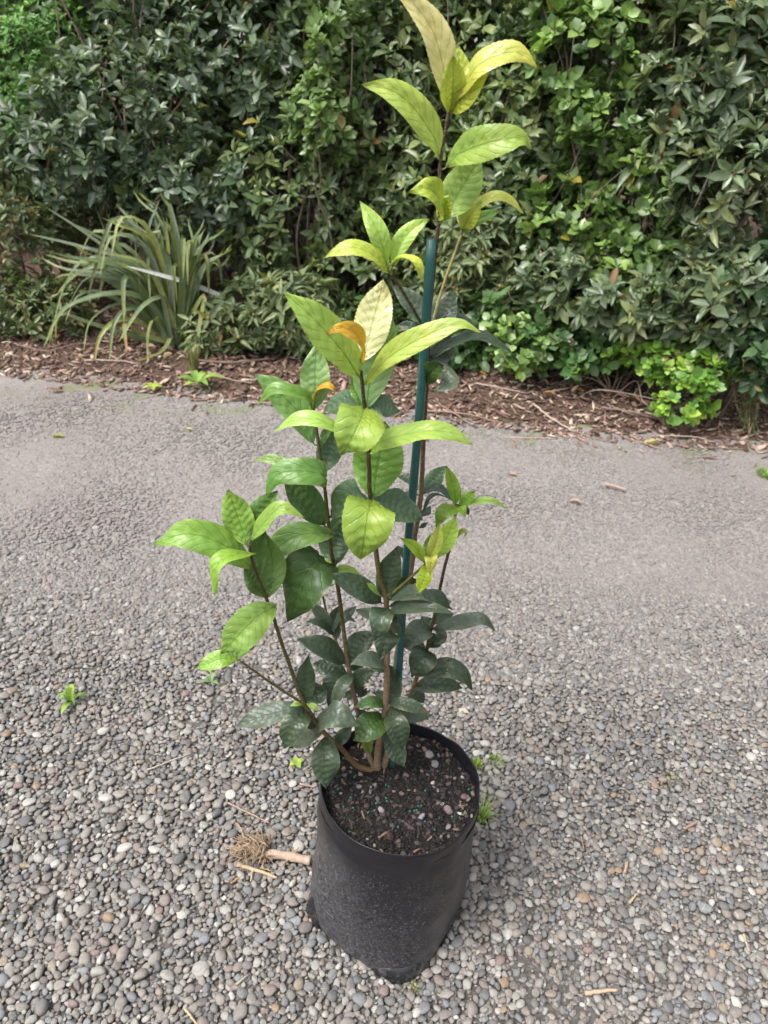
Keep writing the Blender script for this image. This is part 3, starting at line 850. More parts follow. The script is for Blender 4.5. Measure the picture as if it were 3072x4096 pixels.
LEAFN = 0
def leaf(sid, crop, pts, w, col, roll=0.0, d=0.0, fold=24, fleck=0.0, ser=None, kind='', scorch=0.0, wave=1.0):
    global LEAFN
    LEAFN += 1
    seed = LEAFN * 1.37
    so, SW, SPx, SR = STEMP[sid]
    PXp = [pp(crop, *q) for q in pts]
    b = np.array(PXp[0])
    i0 = int(np.argmin(np.hypot(SPx[:, 0] - b[0], SPx[:, 1] - b[1])))
    Yb = SW[i0, 1]
    ds = np.array(d if isinstance(d, (list, tuple)) else [0.0] + [d] * (len(pts) - 1), float)
    if not isinstance(d, (list, tuple)):
        ds = np.linspace(0, 1, len(pts)) ** 0.5 * d
    W = np.array([at_y(x, y, Yb + q) for (x, y), q in zip(PXp, ds)])
    Pm = spline(W, NL)
    T = unit(np.gradient(Pm, axis=0))
    chord = unit(Pm[-1] - Pm[0])
    mid = Pm[NL // 2]
    view = unit(CAMP - mid)
    S0 = unit(np.cross(chord, view)) if np.linalg.norm(np.cross(chord, view)) > 0.15 else unit(np.cross(T[NL // 2], view))
    N0 = np.cross(S0, chord)
    rr = math.radians(roll)
    Sref = math.cos(rr) * S0 + math.sin(rr) * N0
    width = 1.04 * w * CR[crop][2] * axis_depth(mid) / FPX
    t = np.linspace(0, 1, NL)
    hw = width_profile(t, kind) * width / 2
    if ser is None: ser = 0.028 if col in ('Y', 'YO', 'P', 'L', 'O', 'G', 'B', 'YP', 'M') else 0.02
    us = np.array([-1, -.8, -.55, -.28, 0, .28, .55, .8, 1.0])
    nu = len(us)
    verts, uv = [], []
    fr = math.radians(fold + 6 + 8 * mnoise.noise(Vector((seed * 3.1, 4, 2)))); wave = wave * (1.25 + 0.6 * mnoise.noise(Vector((seed * 2.3, 9, 6))))
    nlat = 8.5
    for i in range(NL):
        S = unit(Sref - np.dot(Sref, T[i]) * T[i]); N = np.cross(S, T[i])
        twist = 0.25 * mnoise.noise(Vector((seed, t[i] * 1.3, 2))) * wave
        S, N = math.cos(twist) * S + math.sin(twist) * N, math.cos(twist) * N - math.sin(twist) * S
        for u in us:
            au = abs(u)
            x = u * hw[i]
            if au == 1.0:
                x *= 1 + ser * (1.0 if (i % 2) else -0.6) * (0.15 < t[i] < 0.97)
            z = au * hw[i] * math.tan(fr) * (1 - 0.35 * au)
            z -= hw[i] * 0.12 * au ** 3
            ph = t[i] * nlat - (au ** 0.8) * 2.0
            z += width * 0.036 * math.cos(2 * math.pi * ph) * math.sin(math.pi * min(1, au * 1.05)) * wave
            z += width * 0.05 * wave * au * mnoise.noise(Vector((t[i] * 3.2 + seed, u * 1.2, seed)))
            z += width * 0.09 * wave * au * au * math.sin(t[i] * 11 + seed + (1.7 if u > 0 else 0)) * 0.6
            verts.append(Pm[i] + S * x * math.cos(fr) ** 0.5 + N * z); uv.append(((u + 1) / 2, t[i]))
    faces = [(i * nu + k, i * nu + k + 1, (i + 1) * nu + k + 1, (i + 1) * nu + k) for i in range(NL - 1) for k in range(nu - 1)]
    # petiole: from the stem to the blade, running on as a raised midrib
    j = max(0, i0 - 1)
    st0 = SW[min(max(i0, 0), len(SW) - 1)] + (CAMP - SW[i0]) * 0.0
    pr = max(0.0009, 0.028 * width)
    pet = spline([st0, st0 * .35 + Pm[0] * .65 - T[0] * 0.002, Pm[0], Pm[3]], 9) if np.linalg.norm(st0 - Pm[0]) > 0.002 else spline([st0, Pm[0] + T[0] * 0.001, Pm[3]], 9)
    tvv, tff = tube(pet, np.linspace(pr * 1.25, pr * 0.6, 9), 6)
    o0 = len(verts)
    verts += tvv; uv += [(0.5, -0.1)] * len(tvv)
    faces += [tuple(q + o0 for q in ff) for ff in tff]
    # raised rib underneath, tapering to the tip
    rv, rf = tube(Pm[2:-2:3] - 0.0001, np.linspace(pr * 0.55, pr * 0.12, len(Pm[2:-2:3])), 5)
    o0 = len(verts); verts += rv; uv += [(0.5, 0.5)] * len(rv); faces += [tuple(q + o0 for q in ff) for ff in rf]
    o = Pm[0]
    ob = obj('leaf', mesh_from('leaf', verts, faces, M_LEAF, uv=np.array(uv), origin=o), so, o)
    c = np.array(LC[col] if isinstance(col, str) else col) * random.uniform(.88, 1.12)
    ob.color = (*c, fleck)
    if scorch: ob['scorch'] = float(scorch)
    return ob
L = leaf
# crown of the tall stem
L('S1', 'A', [(955, 610), (935, 400), (880, 190), (780, 40), (650, -60)], 175, 'YO', -28, [0, -.005, -.01, -.015, -.02], 24)
L('S1', 'A', [(968, 620), (985, 450), (985, 300)], 150, 'Y', -15, [0, -.02, -.03], 22)
L('S1', 'A', [(978, 618), (1060, 500), (1130, 400), (1175, 340)], 165, 'Y', 20, [0, -.02, -.02, -.01], 18)
L('S1', 'A', [(985, 580), (1060, 450), (1140, 350), (1290, 290), (1380, 310), (1450, 375)], 165, 'YP', 42, [0, -.02, -.03, -.03, -.03, -.03], 12)
L('S1', 'A', [(965, 600), (1015, 420), (1015, 250)], 140, 'Y', 0, .015)
L('S1', 'A', [(908, 885), (885, 770), (760, 590), (640, 500), (480, 470)], 165, (.40, .52, .11), -18, [0, -.005, -.015, -.02, -.02], 22)
L('S1', 'A', [(948, 925), (1020, 850), (1200, 785), (1350, 765), (1415, 825)], 190, 'L', 22, [0, -.01, -.03, -.03, -.025], 16)
L('S1', 'A', [(925, 1215), (990, 1110), (1065, 985), (1140, 858)], 205, 'L', 0, .02, 12)
L('S1', 'A', [(905, 1215), (915, 1120), (850, 1045), (740, 1060)], 165, (.36, .47, .05), -42, [0, -.02, -.04, -.045], 20)
L('S1', 'A', [(915, 1215), (945, 1130), (965, 1080)], 110, 'Y', 25, -.01, 20)
# right side shoot
L('S1r', 'F', [(1195, 400), (1245, 310), (1340, 190)], 150, 'Y', 0, -.02, 24)
L('S1r', 'F', [(1200, 425), (1310, 330), (1475, 265)], 100, 'G', 15, [0, 0, .01])
L('S1r', 'F', [(1195, 400), (1290, 250), (1430, 165), (1550, 195), (1650, 285)], 120, 'YP', 45, [0, -.01, -.02, -.02, -.02])
L('S1r', 'F', [(1190, 410), (1205, 270), (1270, 130)], 100, (.45, .52, .22), 0, .02)
# left side shoot
L('S1l', 'F', [(640, 665), (600, 500), (550, 370), (440, 190)], 150, 'L', -10, [0, -.01, -.01, .0], 16, kind='')
L('S1l', 'F', [(655, 720), (550, 600), (380, 535), (180, 612)], 165, 'Y', -40, [0, -.02, -.03, -.03], 16)
L('S1l', 'F', [(680, 680), (740, 510), (830, 400), (955, 325)], 140, 'L', 12, [0, 0, .005, .01])
L('S1l', 'F', [(650, 685), (740, 612), (850, 650), (910, 795)], 125, 'Y', 58, [0, -.02, -.03, -.03])
L('S1l', 'F', [(915, 1140), (850, 970), (680, 812)], 160, 'DG', -8, .02)
L('S1', 'F', [(985, 1140), (1060, 1010), (1130, 840)], 200, 'DG', 12, .03, 22)
L('S1', 'F', [(965, 1150), (1150, 1070), (1310, 1130)], 120, 'DG', 20, .03)
L('S1', 'F', [(930, 1145), (800, 1115), (710, 1105)], 80, 'D', -10, .02)
L('S1', 'F', [(920, 1150), (860, 1130), (780, 1165)], 90, 'D', -30, -.01)
L('S1', 'F', [(955, 1365), (1080, 1260), (1300, 1205), (1500, 1265), (1608, 1380)], 150, 'D', 58, [0, .01, .02, .02, .02])
L('S1', 'F', [(950, 1350), (1050, 1300), (1105, 1165)], 170, 'DG', -10, .03)
L('S1', 'F', [(955, 1370), (1060, 1370), (1085, 1440)], 130, 'DG', 30, .03)
L('S1', 'B', [(1115, 730), (1140, 670), (1190, 630), (1205, 660)], 120, 'K', -10, [0, -.02, -.03, -.03], 20)
L('S1', 'B', [(1150, 620), (1220, 690), (1235, 740), (1158, 783)], 110, 'DG', 10, [0, -.01, -.02, -.03])
L('S1', 'F', [(915, 1250), (960, 1235), (1020, 1208)], 60, 'K', 0, -.01)
L('S1', 'B', [(1112, 620), (1095, 560), (1085, 505)], 46, 'K', 30, 0)
# orange-tipped crown of the middle stem
L('S2', 'B', [(740, 700), (650, 560), (480, 370), (325, 235)], 210, 'L', -6, [0, -.02, -.035, -.04], 12)
L('S2', 'B', [(757, 620), (795, 480), (850, 280), (875, 165)], 205, 'P', 4, [0, .01, .02, .02], 10)
L('S2', 'F', [(440, 1385), (465, 1265), (400, 1160), (290, 1130), (195, 1175)], 170, 'O', -40, [0, -.03, -.05, -.06, -.06], 18)
L('S2', 'B', [(770, 745), (900, 600), (1100, 480), (1290, 410), (1412, 458)], 145, (.40, .52, .11), 28, [0, -.02, -.03, -.03, -.03], 20)
L('S2', 'B', [(778, 880), (810, 680), (880, 480), (925, 360)], 215, 'B', 0, .02, 8)
L('S2', 'B', [(762, 870), (725, 760), (700, 690)], 90, 'G', -20, .015)
# second pair
L('S2', 'G', [(1152, 590), (1125, 690), (1040, 860), (960, 978)], 420, (.34, .50, .10), 0, [0, -.045, -.06, -.055], 16)
L('S2', 'G', [(1165, 600), (1280, 575), (1450, 615)], 210, 'DB', 25, .01)
L('S2', 'G', [(1145, 600), (1000, 545), (820, 610)], 230, 'DB', -20, .04)
L('S2', 'G', [(1145, 930), (990, 800), (800, 690), (600, 680), (395, 790)], 170, 'L', -42, [0, -.02, -.03, -.03, -.02], 14)
L('S2', 'B', [(800, 1130), (880, 1055), (1080, 1005), (1240, 1010), (1372, 1075)], 145, 'L', 30, [0, -.015, -.03, -.03, -.03], 14)
L('S2', 'G', [(1225, 1335), (1250, 1130), (1290, 930), (1330, 690)], 410, 'G', 0, [0, .015, .02, .03], 8)
L('S2', 'G', [(1210, 1350), (1195, 1440), (1160, 1650), (1125, 1832)], 430, (.33, .49, .09), 0, [0, -.045, -.06, -.055], 14)
L('S2', 'G', [(1225, 1345), (1400, 1390), (1630, 1515)], 280, 'DB', 18, .02)
L('S2', 'G', [(1205, 1345), (1060, 1300), (865, 1500)], 270, 'DB', -15, .05)
# left-centre stem
L('S3', 'G', [(742, 590), (745, 400), (755, 55)], 250, 'B', 0, [0, .0, .01], 6)
L('S3', 'G', [(738, 560), (760, 450), (840, 400), (900, 430), (905, 515)], 80, 'O', 50, -.01)
L('S3', 'G', [(725, 610), (690, 510), (550, 445), (400, 430), (270, 575)], 140, 'G', -40, [0, -.02, -.03, -.03, -.03])
L('S3', 'G', [(735, 880), (620, 640), (420, 430), (240, 300)], 240, (.17, .32, .09), -6, .01, 12)
L('S3', 'G', [(822, 1130), (855, 980), (930, 730)], 220, 'DB', 0, .02)
L('S3', 'G', [(795, 900), (825, 820), (890, 720)], 80, 'M', 20, .01)
L('S3', 'G', [(805, 1230), (825, 1150), (640, 1110), (430, 1140), (355, 1318)], 230, (.15, .30, .07), -18, [0, -.02, -.03, -.03, -.03], 14)
L('S3', 'G', [(800, 1130), (500, 1050), (380, 1010), (230, 1025)], 110, (.2, .34, .1), -20, .02)
L('S3', 'G', [(825, 1560), (700, 1380), (570, 1230), (480, 1140)], 250, (.075, .16, .05), 0, -.005, 14)
L('S3', 'C', [(812, 350), (740, 345), (640, 365), (560, 430), (520, 490)], 115, (.17, .31, .08), -18, [0, -.03, -.04, -.04, -.03])
L('S3', 'C', [(810, 490), (745, 470), (680, 560), (632, 708)], 215, 'K', -5, [0, -.04, -.055, -.05], 16)
L('S3', 'G', [(925, 1870), (915, 1720), (965, 1510)], 290, 'DB', 0, .03)
L('S3', 'G', [(890, 1600), (920, 1530), (1010, 1480)], 80, 'K', 20, .02)
L('S3', 'C', [(790, 560), (850, 495), (935, 520)], 45, 'L', 30, .03)
L('S3', 'C', [(820, 470), (780, 440), (765, 430)], 40, 'L', 0, .03)
# left stem
L('S4', 'C', [(455, 395), (420, 290), (375, 160)], 125, (.25, .42, .08), 0, .01, 10)
L('S4', 'C', [(465, 385), (500, 290), (580, 165)], 125, 'M', 10, .025)
L('S4', 'C', [(470, 372), (510, 320), (590, 243), (688, 278)], 85, (.28, .44, .1), 22, [0, -.01, -.02, -.02])
L('S4', 'C', [(478, 490), (350, 390), (200, 350), (62, 392)], 140, (.21, .38, .07), -8, [0, -.015, -.02, -.02], 10)
L('S4', 'C', [(490, 432), (400, 438), (330, 480), (320, 602)], 90, (.26, .44, .07), -42, [0, -.03, -.045, -.05])
L('S4', 'C', [(538, 612), (500, 540), (440, 480)], 120, 'M', 0, .01)
L('S4', 'C', [(540, 612), (560, 480), (530, 345)], 115, (.14, .26, .06), 0, .02)
L('S4', 'C', [(505, 520), (500, 420), (530, 330)], 80, 'M', 15, .015)
L('S4', 'C', [(575, 645), (500, 690), (420, 770), (345, 847)], 150, (.24, .40, .09), 0, [0, -.02, -.035, -.04], 14)
L('S4b', 'C', [(412, 862), (435, 810), (465, 765)], 75, (.22, .38, .08), 0, .01)
L('S4b', 'C', [(418, 868), (340, 868), (248, 908)], 80, (.24, .42, .07), -15, [0, -.01, -.015])
# node on the middle stem and twig with lime tuft
L('S2', 'C', [(1010, 635), (920, 570), (790, 515)], 100, 'D', -12, -.015)
L('S2', 'C', [(1018, 610), (1045, 500), (1078, 400)], 105, 'D', 0, .0, 22)
L('S2', 'C', [(1012, 605), (975, 570), (950, 548)], 26, 'L', 0, -.01)
L('S2', 'E', [(130, 1640), (230, 1500), (270, 1300)], 130, 'D', 10, .01)
L('S2', 'D', [(835, 90), (960, 50), (1080, 45), (1197, 132)], 125, 'DG', 24, [0, -.01, -.02, -.02])
L('S2', 'D', [(835, 190), (960, 150), (1150, 150), (1322, 192)], 105, 'DG', 20, [0, -.015, -.03, -.03])
L('S2', 'D', [(840, 140), (1050, 100), (1200, 80), (1310, 165)], 140, 'D', 20, .03)
L('S2', 'D', [(830, 160), (790, 190), (770, 290), (738, 392)], 180, 'D', 0, [0, -.035, -.05, -.05], 18)
L('S2', 'D', [(832, 310), (822, 370), (772, 527)], 185, 'D', 0, [0, -.035, -.045], 18)
L('S2', 'D', [(828, 575), (700, 530), (550, 570)], 130, 'DG', -20, [0, -.02, -.03])
L('S2', 'D', [(840, 200), (880, 230), (950, 210)], 110, 'D', 20, .01)
L('S2', 'D', [(835, 250), (880, 290), (935, 350)], 90, 'DG', 0, .03)
L('S2', 'D', [(820, 230), (700, 195), (590, 165)], 100, 'DG', -10, .04)
L('T', 'E', [(540, 1240), (450, 1080), (278, 968)], 130, (.38, .55, .06), -8, -.005)
L('T', 'E', [(595, 1200), (680, 1000), (715, 810)], 160, 'YP', 0, -.01)
L('T', 'E', [(610, 1210), (780, 990), (890, 735)], 225, (.34, .52, .09), 0, .01, 8)
L('T', 'E', [(555, 1200), (600, 1050), (690, 880)], 130, (.22, .38, .1), 0, .02)
L('T', 'E', [(585, 1210), (620, 1200), (608, 1385)], 150, 'YP', 0, [0, -.02, -.025], 20)
L('T', 'E', [(550, 1275), (555, 1380), (480, 1578)], 165, (.40, .58, .05), 0, [0, -.015, -.02], 14)
L('T', 'E', [(390, 1400), (340, 1430), (260, 1520)], 90, 'D', 0, .02)
L('T', 'E', [(400, 1390), (430, 1440), (400, 1500)], 80, 'DG', 0, .025)
# right stem: bright tuft, dark old leaves below
L('S5', 'E', [(890, 610), (880, 450), (785, 168)], 150, (.24, .42, .06), 0, -.01, 18)
L('S5', 'E', [(925, 625), (1000, 560), (1112, 448)], 140, (.24, .42, .07), 5, -.005, 14)
L('S5', 'E', [(940, 630), (1150, 568), (1300, 565), (1458, 652)], 95, (.28, .45, .1), 35, [0, -.01, -.015, -.015])
L('S5', 'E', [(960, 625), (1010, 660), (1037, 722)], 65, 'D', 0, .01)
L('S5', 'E', [(905, 625), (840, 655), (740, 710), (678, 858)], 180, (.25, .42, .08), -12, [0, -.02, -.03, -.03], 16)
L('S5', 'E', [(905, 630), (960, 660), (1000, 742)], 120, (.26, .44, .06), 10, [0, -.015, -.02])
L('S5', 'E', [(880, 1010), (960, 900), (1000, 920), (970, 990)], 70, (.28, .36, .06), 30, [0, -.01, -.015, -.02])
L('S1', 'E', [(545, 485), (630, 350), (780, 175)], 200, 'DB', 5, .02)
L('S1', 'E', [(545, 480), (680, 410), (855, 555)], 125, 'DG', 28, [0, .01, .015])
L('S1', 'E', [(540, 670), (600, 540), (700, 500), (840, 545)], 90, 'D', 60, [0, .01, .02, .02])
L('S1', 'E', [(515, 730), (570, 690), (615, 615)], 110, 'DG', 10, .02)
L('S1', 'E', [(490, 860), (540, 830), (580, 800)], 60, 'D', 0, .01)
L('S1', 'E', [(480, 440), (380, 330), (215, 270)], 130, 'D', -25, .02)
L('S1', 'E', [(420, 1240), (330, 1150), (250, 1060)], 110, 'D', -10, .02)
L('S1', 'E', [(480, 500), (390, 480), (300, 480)], 60, 'DG', -20, .03)
L('S5', 'D', [(1165, 300), (1350, 265), (1520, 235), (1618, 318)], 125, 'DG', 14, [0, -.005, -.01, -.01])
L('S5', 'D', [(1155, 310), (1120, 270), (1080, 210)], 140, 'DG', 0, .02)
L('S5', 'D', [(1170, 270), (1240, 215), (1320, 190)], 120, 'DG', 0, .02)
L('S5', 'D', [(1185, 180), (1240, 120), (1300, 100)], 110, 'DG', 0, .02)
L('S5', 'D', [(1190, 130), (1180, 70), (1185, 20)], 80, 'DG', 0, .02)
L('S5', 'D', [(1148, 300), (1060, 320), (935, 447)], 180, 'DG', -8, [0, -.03, -.04], 14)
L('S5', 'D', [(1150, 300), (1215, 330), (1225, 380), (1172, 425)], 90, 'D', 25, [0, -.02, -.025, -.03])
L('S5', 'D', [(1120, 470), (1095, 510), (1008, 662)], 215, 'D', 0, [0, -.035, -.045], 18)
L('S5', 'D', [(1125, 440), (1180, 400), (1110, 330)], 110, 'D', 0, .01)
L('S5', 'D', [(1110, 470), (1040, 420), (965, 450)], 120, 'D', 0, .02)
L('S5', 'D', [(1050, 650), (1250, 590), (1380, 640), (1457, 757)], 155, 'D', 18, [0, -.015, -.02, -.02], 12, fleck=.9)
L('S5', 'D', [(1020, 750), (1200, 710), (1385, 740)], 145, 'D', 10, .0)
L('S5', 'D', [(1000, 780), (1030, 780), (1102, 850)], 110, 'D', 0, -.01)
# small shoot behind
L('S6', 'D', [(415, 320), (350, 210), (250, 102)], 100, 'DG', 0, .0)
L('S6', 'D', [(432, 350), (330, 262), (220, 250)], 70, 'D', -25, -.01)
L('S6', 'D', [(425, 315), (440, 220), (490, 120)], 90, 'D', 0, .01)
L('S6', 'D', [(420, 320), (500, 210), (600, 255)], 75, 'DG', 25, -.01)
L('S6', 'D', [(440, 300), (540, 190), (605, 135)], 75, 'DG', 0, .015)
L('S6', 'D', [(455, 380), (460, 310), (470, 260)], 60, 'D', 0, .01)
L('S6', 'D', [(345, 20), (385, -25), (430, -60)], 30, 'L', 0, .0)
# old dark leaves round the foot
L('S3', 'D', [(512, 562), (380, 450), (160, 377)], 165, 'D', -10, -.01)
L('S3', 'D', [(550, 570), (615, 430), (740, 330)], 190, 'D', 8, .015)
L('S3', 'D', [(540, 665), (400, 600), (280, 560)], 155, 'D', -8, .01)
L('S3', 'D', [(550, 600), (600, 590), (675, 550)], 80, 'D', 0, .02)
L('S3', 'D', [(590, 640), (500, 715), (412, 918)], 100, 'DG', 8, [0, -.03, -.045], 18, fleck=1)
L('S3', 'D', [(560, 650), (450, 690), (395, 880)], 170, 'D', 0, [0, -.02, -.03], 14, fleck=.6)
L('S3', 'D', [(598, 745), (640, 650), (745, 610)], 125, 'D', 0, -.005)
L('S3', 'D', [(580, 740), (650, 770), (680, 740)], 90, 'D', 0, .02)
L('S3', 'D', [(600, 800), (550, 790), (510, 770)], 80, 'D', 0, .015)
L('S2', 'D', [(828, 620), (770, 590), (690, 580)], 90, 'D', -10, .01)
L('S2', 'D', [(825, 560), (850, 620), (870, 672)], 80, 'D', 0, .01)
L('S2', 'D', [(840, 850), (890, 740), (890, 600)], 125, 'D', 10, .015)
L('S2', 'D', [(820, 830), (780, 790), (730, 780)], 70, 'D', 0, .02)
L('S2', 'D', [(815, 875), (720, 845), (578, 887)], 95, 'K', -15, [0, -.015, -.02], scorch=1)
L('S2', 'D', [(842, 850), (950, 858), (1135, 917)], 105, 'D', 15, [0, -.01, -.015], scorch=1)
L('S2', 'D', [(850, 890), (1000, 940), (1168, 942)], 120, 'DG', 10, .02)
L('S2', 'H', [(950, 690), (1000, 760), (1037, 892)], 120, 'D', 0, [0, -.025, -.035], 18)
L('S2', 'H', [(945, 760), (985, 850), (1037, 977)], 115, 'D', 0, [0, -.015, -.03], 18)
L('S2', 'H', [(938, 725), (870, 770), (783, 847)], 145, 'K', -5, [0, -.03, -.04], 14)
L('S4', 'H', [(580, 775), (690, 715), (822, 770)], 150, 'DG', 20, [0, -.025, -.03], 10, fleck=1)
L('S4', 'H', [(645, 820), (640, 930), (645, 1087)], 145, 'D', 0, [0, -.03, -.05], 12, fleck=.7)
L('S4', 'H', [(530, 670), (440, 690), (320, 720), (185, 776)], 115, 'DG', -18, [0, -.01, -.015, -.02], 10, fleck=1)
L('S4', 'H', [(555, 690), (490, 750), (428, 887)], 130, 'D', 0, [0, -.03, -.045], 20, fleck=.8)
L('S4', 'H', [(630, 800), (540, 830), (455, 872)], 100, 'DG', -10, .01, fleck=.5)
L('S4', 'H', [(545, 660), (580, 668), (606, 700)], 28, 'L', 0, -.01)
L('S4', 'H', [(525, 660), (490, 658), (458, 668)], 24, 'L', 0, -.01)
L('S4', 'D', [(215, 845), (225, 680), (245, 498)], 150, 'D', 0, .0)
L('S4', 'D', [(230, 850), (310, 780), (265, 690)], 150, 'D', 0, .02)
L('S4', 'D', [(260, 950), (260, 1000), (310, 1060)], 80, 'D', 0, .02)
L('S3', 'H', [(855, 860), (830, 720), (800, 680)], 100, 'DG', 0, .0)
L('S3', 'H', [(870, 920), (850, 850), (845, 800)], 50, (.2, .3, .06), 0, -.01)
L('S4', 'H', [(690, 870), (740, 810), (775, 775)], 70, 'D', 0, .01)

# ------------------------------------------------------------------ hedge shrubs
def leaf_proto(fold, droop, belly, tipw):
    sec = [(0.33, belly), (0.68, tipw)]
    v = [(0, 0, 0)]
    for t, w in sec:
        for s in (-1, 0, 1):
            v.append((s * w * 0.5, t, abs(s) * w * 0.5 * fold - droop * t * t))
    v.append((0, 1, -droop))
    f = [(0, 2, 1), (0, 3, 2), (1, 2, 5), (1, 5, 4), (2, 3, 6), (2, 6, 5), (4, 5, 7), (5, 6, 7)]
    return np.array(v, float), np.array(f)
ELL = [leaf_proto(.25, .10, .92, .88), leaf_proto(.45, .22, .95, .80), leaf_proto(.12, .34, .9, .9), leaf_proto(.3, -.08, .95, .85)]
RND = [leaf_proto(.15, .06, .95, 1.0), leaf_proto(.3, .14, .95, 1.02), leaf_proto(.1, -.1, .92, 1.0), leaf_proto(.2, .2, 1.0, .95)]
LANCE = [leaf_proto(.3, .15, 1.0, .62), leaf_proto(.2, .3, .95, .65), leaf_proto(.4, .05, 1.0, .6), leaf_proto(.2, .2, .9, .7)]
PROTO_ME = {}
def proto_meshes(key, protos, mat):
    kk = (key, mat.name)
    if kk not in PROTO_ME:
        PROTO_ME[kk] = [fast_mesh('leaf_' + key, v, f, mat, True, np.ones((len(v), 3))) for v, f in protos]
    return PROTO_ME[kk]

def hedge_shrub(name, label, crowns, n_whorl, k_leaf, ll, lw, cols, key='ell', mat=None, up=0.5, cat='shrub', group=None, solo_n=90, twigs=14, buds=None, spread=(50, 85), stem_col=(.20, .16, .13), jit=.25, inner=.55, stem_r=.010, front=-0.25):
    """crowns: (x, y in overview units, distance, rx, rz in overview units, depth radius in m)"""
    mat = mat or M_GLOSSY
    protos = dict(ell=ELL, rnd=RND, lance=LANCE)[key]
    C, R = [], []
    for (x, y, Y, rx, rz, ry) in crowns:
        c = at_y(x * V, y * V, Y); sc = axis_depth(c) / (FPX / V)
        C.append(c); R.append((rx * sc, ry, rz * sc))
    C, R = np.array(C), np.array(R)
    area = R[:, 0] * R[:, 2]; pick = rng.choice(len(C), n_whorl, p=area / area.sum())
    d = unit(rng.normal(0, 1, (n_whorl * 3, 3)))
    d = d[d[:, 1] < -front * 1.0 if False else d[:, 1] < 0.45][:n_whorl]
    while len(d) < n_whorl: d = np.vstack([d, d])[:n_whorl]
    rad = inner + (1.03 - inner) * rng.random(n_whorl) ** 0.45
    lump = np.array([1 + 0.22 * mnoise.noise(Vector(a * 2.3 + i * 5.1)) + 0.12 * mnoise.noise(Vector(a * 5.5 + i * 3.1)) for a, i in zip(d, pick)])
    pos = C[pick] + d * R[pick] * (rad * lump)[:, None]
    zb = 0.03 + 0.02 * rng.random(n_whorl)
    keepm = pos[:, 2] > zb
    pos, d, rad = pos[keepm], d[keepm], rad[keepm]
    nw = len(pos)
    ax = unit(d * 0.55 + np.array([0, 0, up]) + rng.normal(0, jit, (nw, 3)))
    # leaves of each whorl
    pos_l = np.repeat(pos, k_leaf, 0); ax_l = np.repeat(ax, k_leaf, 0); rad_l = np.repeat(rad, k_leaf)
    n = len(pos_l)
    ref = unit(np.cross(ax_l, np.array([0.31, 0.52, 0.79])))
    bi = np.cross(ax_l, ref)
    kk = np.tile(np.arange(k_leaf), nw)
    phi = kk * 2.4 + np.repeat(rng.uniform(0, 6.28, nw), k_leaf) + rng.normal(0, .25, n)
    al = np.radians(rng.uniform(*spread, n)) * (0.75 + 0.3 * kk / max(1, k_leaf - 1))
    radial = np.cos(phi)[:, None] * ref + np.sin(phi)[:, None] * bi
    dirv = unit(np.cos(al)[:, None] * ax_l + np.sin(al)[:, None] * radial)
    nrm = unit(np.sin(al)[:, None] * ax_l - np.cos(al)[:, None] * radial + rng.normal(0, .18, (n, 3)))
    side = unit(np.cross(dirv, nrm)); nrm = np.cross(side, dirv)
    off = (1 - kk / k_leaf)[:, None] * ax_l * ll * 0.30
    pos_l = pos_l + off - ax_l * ll * .3 + dirv * ll * .06
    Bs = np.stack([side, dirv, nrm], -1)
    L_ = ll * np.clip(rng.lognormal(-.08, .22, n), .45, 1.5) * np.repeat(rng.uniform(.7, 1.2, nw), k_leaf)
    S_ = np.stack([L_ * lw / ll * rng.uniform(.85, 1.15, n), L_, L_], -1)
    cols = np.array(cols); ci_ = np.repeat(rng.integers(0, len(cols), nw), k_leaf)
    swap = rng.random(n) < .25; ci_[swap] = rng.integers(0, len(cols), swap.sum())
    tint = 1.52 * cols[ci_] * np.repeat(rng.uniform(.8, 1.25, nw), k_leaf)[:, None] * rng.uniform(.82, 1.2, n)[:, None]
    yel = rng.random(n) < .008; tint[yel] = np.array([(.36, .30, .05), (.24, .14, .06), (.30, .30, .07)])[rng.integers(0, 3, yel.sum())]
    idx = rng.integers(0, len(protos), n)
    base = np.array([C[:, 0].mean(), C[:, 1].mean() + 0.15, 0.0]); base[2] = bed_h(base[0], base[1])
    root = empty(name, base); tag(root, label, cat, group)
    # largest leaves in view become parts of their own
    qx, qy, qz = project(pos_l)
    facing = np.abs((nrm * unit(CAMP - pos_l)).sum(1))
    sc_ = np.where((qx > 20) & (qx < PW - 20) & (qy > 20) & (qy < PH), S_[:, 1] * S_[:, 0] * facing * np.clip(rad_l - .6, .01, 1) / qz ** 2, 0)
    solo = np.argsort(-sc_)[:solo_n]; solo = solo[sc_[solo] > 0]
    rest = np.ones(n, bool); rest[solo] = False
    fo = obj('foliage', scatter_mesh('foliage', protos, idx[rest], pos_l[rest] - base, Bs[rest], S_[rest], tint[rest], mat), root, base)
    fo['kind'] = 'stuff'
    pm = proto_meshes(key, protos, mat)
    for i in solo:
        o = bpy.data.objects.new('leaf', pm[idx[i]])
        o.parent = root
        m = Matrix((Bs[i] * S_[i][None, :]).tolist()).to_4x4(); m.translation = Vector(pos_l[i] - base)
        o.matrix_local = m; o.color = (*tint[i], 1)
        COL.objects.link(o)
    # stems
    g = Bag()
    for j in range(twigs):
        q = pos[rng.integers(0, nw)]
        cj = C[rng.integers(0, len(C))]
        b = np.array([cj[0] + rng.normal(0, .08), max(cj[1], base[1]) + rng.normal(0, .06), 0.0]); b[2] = bed_h(b[0], b[1]) - .02
        if np.linalg.norm(q - b) < .1: continue
        m1 = b * .6 + q * .4 + np.array([rng.normal(0, .06), rng.normal(0, .06), .08]); m2 = b * .25 + q * .75 + np.array([rng.normal(0, .06), -.05, .05])
        P_ = spline([b, m1, m2, q], 14)
        v, f = tube(P_, np.linspace(stem_r, .0018, 14) * rng.uniform(.6, 1.2), 6)
